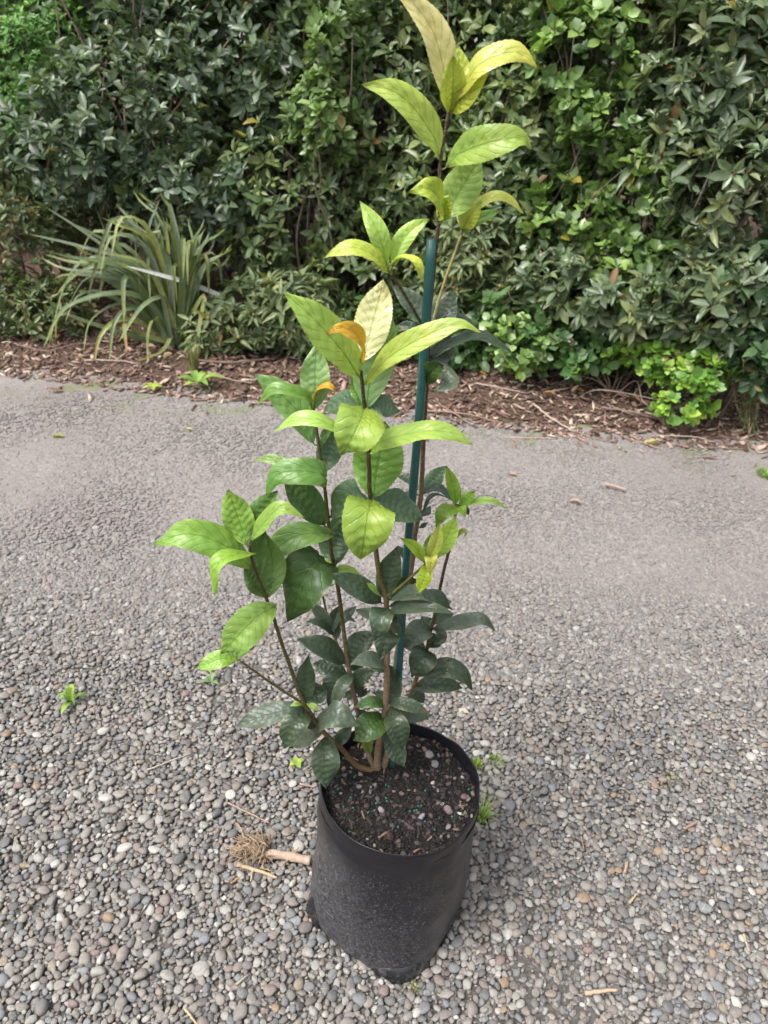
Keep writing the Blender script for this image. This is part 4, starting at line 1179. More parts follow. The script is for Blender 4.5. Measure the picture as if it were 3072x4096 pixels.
        g.add(v, f, np.array(stem_col) * rng.uniform(.7, 1.3))
    if g.v: obj('branches', g.mesh('branches', M_TWIG, base), root, base)
    if buds is not None:
        bp, bf = ico(1); bb = rng.choice(nw, min(nw, buds[1]), replace=False)
        bn = len(bb); axb = ax[bb]; rb = unit(np.cross(axb, np.array([.2, .9, .1])))
        BB = np.stack([rb, np.cross(axb, rb), axb], -1)
        bo = obj('buds', scatter_mesh('buds', [(bp, bf)], np.zeros(bn, int), pos[bb] + axb * ll * .12 - base, BB, np.tile(np.array(buds[2]), (bn, 1)) * rng.uniform(.7, 1.3, (bn, 1)), np.array(buds[0])[None] * rng.uniform(.7, 1.3, (bn, 1)), mat), root, base)
        bo['kind'] = 'stuff'
    return root

DK = [(.050, .082, .042), (.066, .102, .052), (.090, .128, .072), (.070, .095, .038)]
GR = [(.090, .135, .055), (.115, .160, .070), (.078, .120, .050), (.15, .185, .070)]
BR = [(.105, .175, .045), (.135, .22, .055), (.085, .14, .04), (.17, .26, .065), (.08, .125, .045)]
GG = [(.090, .128, .068), (.115, .155, .085), (.075, .112, .058), (.15, .175, .080)]
OL = [(.12, .155, .075), (.15, .18, .085), (.10, .135, .065)]
# tall dark row at the back
for (x, y, rx, lab) in [(-60, 200, 420, 'tall dark evergreen at the back behind the pale green tree'), (620, 150, 480, 'tall dark evergreen at the back behind the middle of the hedge'), (1250, 150, 480, 'tall dark evergreen at the back behind the bright green hedge')]:
    hedge_shrub('evergreen_tree', lab, [(x, y, 5.0, rx, 620, .55), (x + 160, y - 260, 5.2, rx, 480, .5), (x, y + 330, 4.9, rx, 330, .5), (x - 120, y - 150, 5.2, rx, 420, .4)] + ([(-430, 320, 4.2, 260, 430, .3), (-850, 340, 4.3, 280, 430, .3), (-1250, 360, 4.4, 280, 430, .3)] if x < 0 else [(2060, 320, 3.7, 260, 430, .3), (2450, 320, 3.7, 260, 430, .3)] if x > 1000 else []), 3300 if 0 < x < 1000 else 4600, 6, .085, .036, DK, 'ell', M_MATT, .4, 'tree', 'evergreens at the back', 30, 12, inner=.75)
hedge_shrub('dark_glossy_shrub', 'big dark glossy shrub arching over the strap-leaved clump', [(300, 250, 3.75, 230, 170, .35), (560, 110, 3.95, 260, 210, .35), (130, 320, 3.7, 170, 110, .3), (440, 380, 3.72, 220, 110, .3), (430, -200, 4.1, 400, 240, .4)], 2300, 6, .053, .024, DK + [(.10, .14, .10)], 'ell', M_GLOSSY, .55, solo_n=200, twigs=60)
hedge_shrub('pale_green_tree', 'pale green fine-leaved tree at the top corner beside the dark shrub', [(70, 150, 4.5, 110, 120, .3), (120, 60, 4.6, 70, 60, .3), (20, 230, 4.4, 90, 80, .25), (150, 190, 4.4, 80, 70, .25)], 1500, 6, .030, .014, [(.10, .20, .055), (.13, .25, .07), (.075, .16, .045)], 'ell', M_MATT, .7, 'tree', solo_n=80, twigs=10)
hedge_shrub('red_tipped_shrub', 'small-leaved shrub with coppery tips left of the strap-leaved clump', [(60, 560, 3.62, 120, 170, .3), (0, 675, 3.38, 110, 105, .25), (130, 460, 3.8, 80, 70, .25), (100, 685, 3.38, 110, 75, .2)], 1450, 6, .036, .015, [(.085, .125, .05), (.11, .15, .06), (.075, .105, .045), (.14, .12, .055)], 'ell', M_GLOSSY, .6, solo_n=110, twigs=14, buds=((.30, .09, .04), 60, (.004, .004, .014)))
hedge_shrub('grey_green_shrub', 'grey-green shrub with bare twigs in the middle of the hedge behind the stake', [(640, 430, 3.75, 190, 210, .3), (830, 250, 3.85, 230, 250, .35), (960, 450, 3.7, 190, 190, .3), (820, 590, 3.65, 190, 90, .25), (760, -100, 3.95, 360, 240, .35), (1090, 130, 3.9, 180, 230, .3)], 2900, 6, .056, .023, GR, 'ell', M_GLOSSY, .4, solo_n=240, twigs=110)
hedge_shrub('fresh_green_shrub', 'narrow fresh green shrub poking through the grey-green hedge', [(720, 130, 3.55, 60, 130, .15), (700, 260, 3.5, 70, 90, .15), (745, 20, 3.6, 60, 80, .15)], 230, 6, .042, .023, [(.10, .16, .05), (.13, .20, .06), (.085, .13, .045)], 'rnd', M_GLOSSY, .5, solo_n=90, twigs=10, inner=.3)
hedge_shrub('rhododendron', 'low rhododendron with whorled leaves right of the strap-leaved clump', [(560, 672, 3.30, 90, 70, .2), (650, 650, 3.32, 90, 60, .2), (470, 708, 3.27, 70, 50, .15), (610, 700, 3.28, 110, 45, .15)], 330, 8, .062, .019, OL, 'lance', M_MATT, .55, solo_n=120, twigs=14, buds=((.36, .30, .10), 90, (.007, .007, .013)), spread=(60, 95))
hedge_shrub('budded_rhododendron', 'rhododendron with pale yellow buds just right of the green stake', [(1030, 540, 3.45, 110, 110, .2), (1080, 620, 3.42, 80, 60, .2), (960, 590, 3.5, 90, 80, .2)], 330, 8, .062, .020, OL + [(.11, .14, .065)], 'lance', M_MATT, .55, solo_n=150, twigs=16, buds=((.50, .40, .13), 160, (.008, .008, .015)), spread=(60, 95))
hedge_shrub('bright_glossy_shrub', 'bright green glossy shrub with rounded leaves climbing the hedge', [(1280, 110, 3.35, 130, 150, .22), (1300, 250, 3.3, 110, 90, .2), (1390, 440, 3.2, 95, 150, .2), (1250, 480, 3.3, 130, 120, .2), (1300, -100, 3.5, 220, 160, .25), (1400, 600, 3.1, 130, 100, .2)], 900, 7, .045, .029, BR + [(.07, .13, .04)], 'rnd', M_GLOSSY, .5, solo_n=240, twigs=40, inner=.4)
hedge_shrub('red_budded_shrub', 'grey-green shrub with long leaves and small red buds at the photo edge', [(1540, 180, 3.25, 180, 200, .25), (1600, 420, 3.05, 150, 180, .22), (1480, 330, 3.2, 130, 130, .2), (1560, -80, 3.45, 260, 170, .3)], 950, 7, .066, .024, GG, 'ell', M_GLOSSY, .45, solo_n=220, twigs=30, buds=((.30, .05, .03), 110, (.004, .004, .010)), stem_col=(.30, .26, .22))
hedge_shrub('broad_leaved_shrub', 'broad dull green shrub between the yellow-budded and the bright glossy shrub', [(1150, 300, 3.6, 150, 170, .28), (1180, 460, 3.5, 130, 130, .25), (1160, 150, 3.7, 120, 140, .25)], 800, 6, .056, .026, GR + [(.06, .10, .04)], 'ell', M_GLOSSY, .45, solo_n=160, twigs=20)
hedge_shrub('drooping_shrub', 'lower drooping grey-green shrub above the creeping bright green plant', [(1390, 640, 3.05, 150, 80, .2), (1560, 640, 2.95, 140, 110, .2), (1240, 600, 3.25, 120, 90, .2)], 480, 7, .062, .024, GG, 'ell', M_GLOSSY, .35, solo_n=140, twigs=18, buds=((.25, .05, .03), 40, (.004, .004, .009)))
hedge_shrub('dark_green_shrub', 'dark green low shrub filling the foot of the hedge right of the stake', [(1170, 680, 3.3, 150, 90, .2), (1330, 710, 3.2, 130, 70, .2), (1040, 700, 3.45, 120, 70, .2), (860, 715, 3.38, 150, 55, .2), (720, 725, 3.35, 110, 40, .15), (1000, 745, 3.28, 110, 40, .15), (1230, 755, 3.12, 150, 45, .15)], 850, 6, .046, .028, [(.055, .115, .035), (.075, .145, .045), (.045, .095, .032)], 'rnd', M_GLOSSY, .5, solo_n=120, twigs=14)
hedge_shrub('round_leaved_plant', 'small bright round-leaved plant at the bed edge just right of the drooping leaf', [(1130, 760, 3.08, 50, 34, .10), (1165, 740, 3.12, 50, 35, .10), (1095, 715, 3.15, 45, 35, .10)], 90, 7, .042, .030, BR, 'rnd', M_GLOSSY, .6, 'plant', solo_n=80, twigs=6, stem_r=.004)
hedge_shrub('creeping_plant', 'bright lime creeping plant spilling from the hedge onto the mulch', [(1470, 870, 2.82, 55, 38, .10), (1520, 800, 2.86, 75, 45, .12), (1440, 770, 2.95, 80, 50, .12), (1570, 740, 2.95, 80, 50, .15), (1250, 785, 3.02, 25, 18, .05), (1350, 760, 3.02, 40, 22, .07)], 270, 7, .034, .025, [(.13, .25, .04), (.17, .31, .05), (.10, .20, .04), (.24, .35, .06)], 'rnd', M_GLOSSY, .7, 'plant', solo_n=160, twigs=14, stem_r=.004)
hedge_shrub('overhanging_shrub', 'dark broad-leaved shrub cut off by the photo edge above the spindly weed', [(1640, 760, 2.85, 70, 90, .15), (1690, 640, 2.9, 90, 150, .2)], 220, 7, .060, .030, [(.045, .085, .04), (.06, .11, .045), (.035, .07, .035)], 'ell', M_GLOSSY, .4, solo_n=60, twigs=8)

# ------------------------------------------------------------------ strap-leaved clump
def strap(parent, pts3, width, col, mat=M_MATT, name='strap_leaf', keel=.35, face=None, tipc=None):
    P = spline(pts3, 16); T = unit(np.gradient(P, axis=0))
    ref = face if face is not None else unit(np.array([rng.normal(0, .5), rng.normal(0, .5), .3]))
    t = np.linspace(0, 1, 16); hw = width / 2 * np.clip(1.25 * (1 - t) ** .45, 0, 1) * (0.75 + .25 * np.clip(t * 5, 0, 1))
    v, f, tt = [], [], []
    for i in range(16):
        s = unit(np.cross(T[i], ref)); n = np.cross(s, T[i])
        for u in (-1, -.45, 0, .45, 1): v.append(P[i] + s * u * hw[i] + n * abs(u) * hw[i] * keel)
        c = np.array(col) * (1 + .12 * mnoise.noise(Vector((i * .6, col[0] * 50, 1))))
        if tipc is not None: w = np.clip((t[i] - .72) / .25, 0, 1); c = c * (1 - w) + np.array(tipc) * w
        tt += [c] * 5
    for i in range(15):
        for k in range(4): a = i * 5 + k; f.append((a, a + 1, a + 6, a + 5))
    return obj(name, mesh_from(name, v, f, mat, tint=np.array(tt), origin=P[0]), parent, P[0])
fb = at_z(385 * V, 752 * V, 0.02)
flax = empty('strap_leaved_clump', fb)
tag(flax, 'clump of long arching strap leaves at the foot of the hedge', 'plant')
GRN, GRY, YEL, GLINT, BRN = (.15, .205, .095), (.20, .255, .17), (.29, .33, .12), (.62, .66, .64), (.40, .25, .08)  # the near-white strap tone is a glossy highlight painted into the leaf colour
Yf = fb[1]
STR = [([(390, 735), (300, 600), (200, 515), (95, 445)], -.05, GRY, None), ([(390, 735), (290, 580), (180, 535), (60, 505)], .0, GRY, None), ([(385, 735), (280, 590), (190, 560), (140, 620), (105, 750)], -.15, GRN, YEL),
       ([(390, 735), (300, 520), (250, 470), (220, 530), (190, 640)], -.1, GRN, YEL), ([(390, 735), (320, 560), (290, 460)], .1, GRN, None), ([(380, 735), (350, 560), (330, 450)], .12, GRY, None), ([(400, 735), (390, 560), (368, 435)], .1, GRY, None),
       ([(405, 735), (420, 560), (405, 470)], .1, GRN, None), ([(480, 640), (405, 612), (340, 593), (272, 575)], -.14, GLINT, None), ([(395, 735), (300, 640), (150, 660), (92, 755)], -.2, GRN, YEL), ([(390, 735), (280, 660), (200, 690), (180, 765)], -.2, GRN, YEL),
       ([(395, 735), (300, 670), (250, 690), (235, 785)], -.22, GRN, YEL), ([(400, 735), (340, 690), (322, 720), (320, 790)], -.22, YEL, YEL), ([(395, 735), (330, 560), (295, 515), (305, 640)], -.1, GRN, YEL), ([(395, 735), (350, 590), (322, 556), (325, 650)], -.1, GRN, YEL),
       ([(400, 735), (390, 600), (375, 575), (383, 660)], -.1, YEL, YEL), ([(400, 735), (440, 640), (432, 700), (425, 775)], -.15, YEL, YEL), ([(400, 735), (300, 720), (270, 700), (275, 765)], -.2, YEL, BRN), ([(395, 735), (270, 630), (190, 600), (130, 700)], -.12, GRN, None),
       ([(395, 735), (250, 590), (170, 590), (120, 640)], -.05, GRN, YEL), ([(395, 735), (310, 590), (250, 540), (205, 445)], .05, GRY, None), ([(395, 735), (330, 600), (300, 500), (250, 440)], .08, GRN, None), ([(400, 735), (360, 600), (345, 500), (310, 520)], .0, GRN, YEL),
       ([(405, 735), (440, 600), (470, 560), (480, 620)], .0, GRN, None), ([(405, 735), (450, 660), (490, 660), (505, 700)], -.1, GRN, YEL), ([(395, 735), (240, 640), (170, 640), (140, 700)], -.15, GRN, YEL), ([(390, 735), (200, 700), (130, 680), (120, 740)], -.1, GRN, BRN),
       ([(390, 735), (330, 640), (240, 610), (160, 585)], -.05, GRY, None), ([(395, 735), (260, 540), (205, 500), (170, 560)], .02, GRN, YEL), ([(400, 740), (370, 730), (350, 760), (300, 780)], -.25, YEL, BRN), ([(400, 735), (380, 540), (350, 480), (330, 520)], .05, GRN, None),
       ([(395, 735), (310, 640), (270, 600), (268, 700)], -.2, GRN, YEL), ([(400, 735), (300, 560), (230, 520), (150, 480)], .0, GRN, None), ([(395, 735), (345, 560), (320, 500), (345, 430)], .14, GRY, None), ([(405, 735), (410, 600), (430, 520), (440, 500)], .1, GRN, None),
       ([(395, 735), (280, 690), (220, 720), (200, 800)], -.24, YEL, BRN), ([(395, 735), (360, 650), (310, 660), (255, 740)], -.25, GRN, YEL), ([(430, 735), (470, 720), (470, 760)], -.1, BRN, BRN)]
for _ in range(44):
    e_ = rng.uniform(-260, 90); h_ = rng.uniform(.6, 1) * 330 * (1 - abs(e_ + 60) / 460)
    kx = 395 + e_; ky = 735 - h_
    STR.append(([(395 + rng.normal(0, 12), 735), (395 + e_ * .45, 735 - h_ * .8), (kx, ky), (kx + e_ * .2, ky + rng.choice([-25, -15, 10, 90]))], rng.uniform(-.28, .08), [GRN, GRY, GRY, GRN, YEL][rng.integers(0, 5)], [YEL, None, None, YEL][rng.integers(0, 4)]))
for pts, dy, c, tc in STR:
    n = len(pts)
    W = [at_y(x * V, y * V, Yf + dy * (i / (n - 1)) ** 1.2 + rng.normal(0, .01)) for i, (x, y) in enumerate(pts)]
    if pts[0][1] > 700: W[0] = fb + rng.normal(0, .02, 3) * np.array([1, 1, 0])
    strap(flax, W, rng.uniform(.020, .031), np.array(c) * rng.uniform(.85, 1.15), tipc=tc, face=unit(np.array([rng.normal(0, .4), -.55, .75])))

# ------------------------------------------------------------------ litter on the bed
LIT = pebble_protos(5, 1, 90.0, 0.35, 0.3)
def bed_pts(n, depth, p=1.0):
    x = rng.uniform(-3.4, 2.6, n); y = bed_edge(x) - .05 + depth * rng.random(n) ** p
    return np.stack([x, y], -1)
palm = 0.95 * np.array([(.27, .175, .14), (.19, .115, .09), (.40, .29, .23), (.11, .07, .055), (.50, .40, .32), (.24, .15, .12), (.16, .105, .085)])
n = 15500
q = bed_pts(n, 1.0, 1.1); q[:, 1] -= np.where(rng.random(n) < .12, rng.exponential(.06, n), 0) + .05 * np.array([mnoise.noise(Vector((a * 3, 7, 1))) for a in q[:, 0]]); B_, _ = rand_basis(n, .28)
ln = np.clip(rng.lognormal(math.log(.012), .5, n), .004, .045)
sc = np.stack([ln, ln * rng.uniform(.12, .4, n), np.minimum(ln * .22, .004)], -1)
qz_ = bed_z(q[:, 0][None], q[:, 1][None])[0]
lit = obj('leaf_litter', scatter_mesh('leaf_litter', LIT, rng.integers(0, 5, n), np.column_stack([q, np.maximum(qz_, .0) + .006]), B_, sc, palm[rng.integers(0, 7, n)] * rng.uniform(.7, 1.25, (n, 1)), M_CHIP, False), bed, (0, 0, 0))
lit['kind'] = 'stuff'
LT_ME = [fast_mesh('bark_shape_%d' % i, vv, ff, M_CHIP, False, np.ones((len(vv), 3))) for i, (vv, ff) in enumerate(LIT)]
DRY = [leaf_proto(.5, .3, .9, .9), leaf_proto(.2, -.25, 1, .8), leaf_proto(.8, .1, .9, .75)]
DRY_ME = [fast_mesh('dry_leaf_shape_%d' % i, v, f, M_MATT, True, np.ones((len(v), 3))) for i, (v, f) in enumerate(DRY)]
for _ in range(170):
    p = bed_pts(1, .55)[0]; Lq = random.uniform(.015, .05)
    o = bpy.data.objects.new('bark_chip', random.choice(LT_ME)); place(o, (p[0], p[1], bed_h(*p) + .01), bed)
    o.scale = (Lq * .7, Lq * random.uniform(.15, .3), .004); o.color = (*(palm[random.randrange(7)] * random.uniform(.8, 1.3)), 1)
    o.rotation_euler = (random.gauss(0, .2), random.gauss(0, .2), random.uniform(0, 6.28))
for _ in range(130):
    p = bed_pts(1, .6)[0]; Lq = random.uniform(.03, .065)
    o = bpy.data.objects.new('dead_leaf', random.choice(DRY_ME)); place(o, (p[0], p[1], bed_h(*p) + .014), bed)
    o.scale = (Lq * .45, Lq, Lq); o.rotation_euler = (random.gauss(0, .35), random.gauss(0, .35), random.uniform(0, 6.28))
    o.color = (*random.choice([(.34, .19, .11), (.42, .29, .19), (.25, .13, .08), (.45, .24, .08), (.48, .38, .27), (.2, .12, .09)]), 1)
def lying_twig(parent, name, pts, r, col, zf, wob=.004, mat=None, side=()):
    W = [np.array([*at_z(x, y, z)[:2], 0]) for x, y, z in pts]
    for w, (_, _, z) in zip(W, pts): w[2] = zf(w[0], w[1]) + z + r
    n = 14; P = spline(W, n)
    for i in range(n): P[i] += np.array([mnoise.noise(Vector((i * .8, r * 900, 1))), mnoise.noise(Vector((i * .8, r * 900, 5))), 0]) * wob
    g = Bag(); R = np.linspace(r, r * .6, n) * (1 + .15 * np.array([mnoise.noise(Vector((i * 1.1, r * 500, 9))) for i in range(n)]))
    g.add(*tube(P, R, 7), col)
    for (s, dx, dy, dz) in side:
        a = P[int(s * (n - 1))]; g.add(*tube(spline([a, a + np.array([dx, dy, dz]) * .6 + np.array([0, 0, .002]), a + np.array([dx, dy, dz])], 6), np.linspace(r * .6, r * .3, 6), 6), col)
    return obj(name, g.mesh(name, mat or M_WOOD, P[0]), parent, P[0])
for (a, b, r) in [((2130, 1640), (2300, 1725), .006), ((1960, 1730), (2230, 1745), .006), ((2400, 1650), (2640, 1692), .006), ((2420, 1640), (2540, 1680), .004), ((2560, 1760), (2690, 1800), .007), ((2630, 1740), (2860, 1770), .005),
                  ((2700, 1790), (2990, 1790), .004), ((3010, 1780), (3071, 1800), .007), ((980, 1540), (1180, 1560), .006), ((780, 1470), (1100, 1465), .006), ((850, 1500), (1010, 1545), .004), ((1700, 1640), (2000, 1690), .005),
                  ((1750, 1620), (1900, 1700), .004), ((340, 1455), (560, 1475), .005), ((200, 1420), (420, 1400), .004), ((60, 1400), (220, 1425), .004), ((1280, 1500), (1500, 1480), .005), ((1900, 1560), (2100, 1600), .006), ((2200, 1600), (2370, 1560), .004),
                  ((2250, 1700), (2440, 1760), .004), ((1000, 1610), (1200, 1620), .005)]:
    m = ((a[0] + b[0]) / 2 + random.uniform(-15, 15), (a[1] + b[1]) / 2 + random.uniform(-12, 12))
    lying_twig(bed, 'twig', [(*a, .012), (*m, .016), (*b, .012)], r * .75, random.choice([(.36, .27, .22), (.30, .21, .17), (.42, .33, .27), (.24, .17, .14)]), bed_h, .008)
# dry bent stems sticking up at the bed edge
ds = at_z(2445, 1570, .02)
dry = empty('dry_stems', ds); tag(dry, 'tuft of pale dead bent stems in front of the dark low shrub', 'dead plant')
for (pts) in [[(2445, 1570), (2400, 1480), (2320, 1430)], [(2445, 1570), (2470, 1520), (2560, 1460), (2585, 1410)], [(2450, 1570), (2380, 1520), (2290, 1500)], [(2440, 1570), (2430, 1500), (2400, 1450)], [(2450, 1570), (2470, 1500), (2465, 1465)],
              [(2445, 1575), (2390, 1560), (2375, 1610)], [(2450, 1575), (2490, 1560), (2480, 1610)], [(2445, 1570), (2360, 1480), (2310, 1425)]]:
    W = [at_y(x, y, ds[1] + rng.normal(0, .02)) for x, y in pts]; W[0] = ds
    v, f = tube(spline(W, 10), np.linspace(.004, .002, 10), 6)
    obj('dead_stem', mesh_from('dead_stem', v, f, M_WOOD, tint=np.tile((.33, .27, .2), (len(v), 1)), origin=ds), dry, ds)

# ------------------------------------------------------------------ weeds, moss, grass
def weed(name, label, cat, px, py, leaves, z0=0.006, group=None, col=(.2, .36, .06)):
    b = at_z(px, py, z0); root = empty(name, b); tag(root, label, cat, group)
    for (ang, ln_, wd, rise, c) in leaves:
        a = math.radians(ang); dv = np.array([math.cos(a), math.sin(a), 0])
        P = [b + np.array([0, 0, .004]), b + dv * ln_ * .5 + np.array([0, 0, .004 + rise]), b + dv * ln_ + np.array([0, 0, .004 + rise * .6])]
        s = spline(P, 9); t = np.linspace(0, 1, 9); hw = wd / 2 * np.sin(np.pi * np.clip(t * .9 + .08, 0, 1)) ** .8
        sd_ = np.array([-math.sin(a), math.cos(a), 0]); v, f = [], []
        for i in range(9):
            for u in (-1, 0, 1): v.append(s[i] + sd_ * u * hw[i] + np.array([0, 0, abs(u) * hw[i] * .3]))
        for i in range(8):
            for k in range(2): q_ = i * 3 + k; f.append((q_, q_ + 1, q_ + 4, q_ + 3))
        obj('leaf', mesh_from('weed_leaf', v, f, M_WEED, tint=np.tile(np.array(c) * random.uniform(.85, 1.15), (len(v), 1)), origin=b), root, b)
    return root
WG, WL, WY = (.22, .38, .09), (.30, .46, .09), (.40, .50, .10)
weed('weed_seedling', 'leafy yellow-green weed growing alone in the pebbles', 'weed', 288, 2815, [(262, .042, .013, .014, WL), (15, .036, .011, .022, WG), (170, .034, .011, .020, WG), (95, .034, .011, .034, WY), (50, .022, .008, .036, WY), (140, .022, .008, .038, WL), (310, .026, .008, .024, WG), (215, .026, .009, .028, WL)])
weed('pale_seedling', 'small pale green seedling in the gravel behind the side branch', 'weed', 845, 2732, [(200, .030, .009, .006, (.24, .36, .16)), (330, .026, .009, .006, (.24, .36, .16)), (80, .028, .009, .012, (.24, .36, .16)), (140, .022, .008, .012, (.26, .38, .16))])
weed('clover_seedling', 'tiny round-leaved seedling just left of the bag rim', 'weed', 1187, 3058, [(30, .016, .012, .004, WY), (120, .016, .012, .004, WL), (210, .016, .012, .004, WY), (300, .016, .012, .004, WL)])
weed('leafy_weed', 'bright green leafy weed on the mulch edge below the strap leaves', 'weed', 790, 1535, [(180, .09, .035, .02, WG), (10, .11, .035, .03, WL), (60, .07, .03, .03, WL), (120, .08, .03, .03, WG), (230, .06, .03, .01, WL), (320, .07, .03, .02, WG)], .03)
weed('yellow_weed', 'small yellow-green weed where the mulch meets the driveway', 'weed', 612, 1552, [(a, .04, .02, .006, WY) for a in (0, 70, 140, 210, 290)], .02)
def tuft(name, label, cat, px, py, nb, rad, h, cols, z0=0.004, lean=.6, wd=.0025):
    b = at_z(px, py, z0); root = empty(name, b); tag(root, label, cat)
    g = Bag()
    for _ in range(nb):
        a = random.uniform(0, 6.28); r = rad * math.sqrt(random.random()); o = b + np.array([math.cos(a) * r, math.sin(a) * r, 0])
        hh = h * random.uniform(.5, 1.1); dv = np.array([math.cos(a), math.sin(a), 0]) * hh * lean * random.uniform(.2, 1.2)
        P = spline([o, o + dv * .4 + np.array([0, 0, hh * .7]), o + dv + np.array([0, 0, hh * .85])], 6)
        sd_ = unit(np.array([-dv[1] + 1e-5, dv[0], 0])) * wd; w = (1 - np.linspace(0, 1, 6)) ** .6
        v = [p for i in range(6) for p in (P[i] - sd_ * w[i], P[i] + sd_ * w[i])]
        g.add(v, [(2 * i, 2 * i + 1, 2 * i + 3, 2 * i + 2) for i in range(5)], np.array(random.choice(cols)) * random.uniform(.8, 1.2))
    ob = obj('blades', g.mesh('blades', M_WEED, b), root, b); ob['kind'] = 'stuff'
    return root
tuft('grass_tuft', 'bright yellow-green grass tuft against the right wall of the bag', 'grass', 1925, 3275, 40, .010, .044, [WL, WY, (.34, .52, .08)], .004, .9, .0016)
tuft('moss_tuft', 'small green moss tuft in the gravel at the back right of the bag', 'moss', 1905, 3062, 120, .013, .012, [(.24, .40, .06), (.30, .44, .07)], .006, .6, .0012)
tuft('moss_sprig', 'sparse moss sprig in the gravel just beyond the moss tuft', 'moss', 1985, 3050, 80, .016, .012, [(.24, .40, .06), (.30, .44, .07)], .006, .8, .0012)
tuft('moss_patch', 'olive moss patch between pebbles in front of the bag', 'moss', 1635, 3960, 200, .015, .008, [(.16, .19, .03), (.20, .23, .04)], .003, .5, .0012)
tuft('olive_moss', 'olive-yellow moss patch in the open gravel right of the bag', 'moss', 2690, 3132, 220, .026, .008, [(.18, .19, .04), (.24, .23, .06)], .003, .5, .0012)
tuft('grass_patch', 'green grass patch cut off by the photo edge on the driveway', 'grass', 3066, 1905, 130, .035, .022, [WG, WL], .0, .8, .003)
tuft('dry_grass', 'wispy dry grass in front of the strap-leaved clump', 'grass', 775, 1490, 60, .02, .16, [(.20, .24, .09), (.30, .29, .14)], .02, .35, .003)
# spindly weed at the edge of the picture
wb = at_z(3005, 1735, .02); sw = empty('spindly_weed', wb); tag(sw, 'spindly seeding weed standing beside the creeping lime plant', 'weed')
g = Bag(); gl = Bag()
for _ in range(16):
    tx_, ty_ = 3005 + random.gauss(0, 45), random.uniform(1400, 1620)
    W = [wb + np.array([random.gauss(0, .02), random.gauss(0, .02), 0]), at_y((3005 + tx_) / 2 + random.gauss(0, 12), (1735 + ty_) / 2, wb[1]), at_y(tx_, ty_, wb[1] + random.gauss(0, .03))]
    P = spline(W, 12); g.add(*tube(P, np.linspace(.0022, .001, 12), 5), random.choice([(.22, .20, .09), (.30, .24, .15)]))
    for i in range(2, 12):
        for _k in range(3):
            a = random.uniform(0, 6.28); dv = np.array([math.cos(a), math.sin(a), random.uniform(-.1, .7)]) * random.uniform(.012, .03); s = np.array([-math.sin(a), math.cos(a), 0]) * .003
            c = (.14, .20, .07) if i < 7 else random.choice([(.30, .24, .14), (.2, .24, .10), (.38, .32, .22)])
            gl.add([P[i], P[i] + dv * .5 + s, P[i] + dv, P[i] + dv * .5 - s], [(0, 1, 2, 3)], c)
obj('stalks', g.mesh('stalks', M_WOOD, wb), sw, wb)
o = obj('foliage', gl.mesh('foliage', M_WEED, wb, False), sw, wb); o['kind'] = 'stuff'

# ------------------------------------------------------------------ dead stalk with roots, sticks, fallen leaves on the gravel
def cS(x, y): return 880 + x * .2532, 3200 + y * .2532
GZ = lambda x, y: 0.007
root_p = at_z(*cS(900, 900), .012)
ds_ = empty('dead_stalk', root_p); tag(ds_, 'bleached dead stalk with a frayed root ball beside the bag', 'dead stalk')
a0, a1 = at_z(*cS(1430, 960), .02), at_z(*cS(560, 830), .016)
P = spline([a0, (a0 + a1) / 2 + np.array([0, .002, .001]), a1], 24)
R = np.linspace(.0082, .0075, 24) * (1 + .10 * np.cos(np.linspace(0, 6 * math.pi, 24)))
for i in range(18, 24): R[i] *= 1 + .10 * (i - 17)
v, f = tube(P, R, 12)
obj('stalk', mesh_from('stalk', v, f, M_WOOD, tint=np.tile((.42, .32, .25), (len(v), 1)), origin=root_p), ds_, root_p)
g = Bag()
cR = at_z(*cS(570, 800), .018)
for i in range(280):
    d = unit(np.array([random.gauss(-.7, .7), random.gauss(.1, .8), random.gauss(.1, .45)])); Lr = random.uniform(.010, .038) * (1.5 if i < 14 else 1)
    s0 = cR + np.array([random.uniform(-.026, .024), random.uniform(-.013, .015), random.uniform(-.006, .012)])
    P_ = [s0, s0 + d * Lr * .5 + np.array([random.gauss(0, .004), random.gauss(0, .004), random.gauss(0, .003)]), s0 + d * Lr + np.array([random.gauss(0, .005), random.gauss(0, .005), -.004])]
    P_ = np.array(P_); P_[:, 2] = np.maximum(P_[:, 2], .006)
    g.add(*tube(spline(P_, 6), np.linspace(.0016, .0005, 6), 4), np.array((.38, .28, .19)) * random.uniform(.6, 1.2))
ob = obj('roots', g.mesh('roots', M_WOOD, root_p), ds_, root_p); ob['kind'] = 'stuff'
for (x, y, dx, dy) in [(930, 900, 0, .014), (1150, 930, .008, .022), (1110, 940, -.014, -.016), (1330, 950, .004, .014), (720, 930, -.004, -.02), (1150, 850, 0, .012)]:
    s0 = at_z(*cS(x, y), .018)
    v, f = tube(spline([s0, s0 + np.array([dx * .5, dy * .5, .006]), s0 + np.array([dx, dy, .002])], 7), np.linspace(.0022, .0008, 7), 6)
    obj('root_stub', mesh_from('root_stub', v, f, M_WOOD, tint=np.tile((.42, .28, .17), (len(v), 1)), origin=root_p), ds_, root_p)
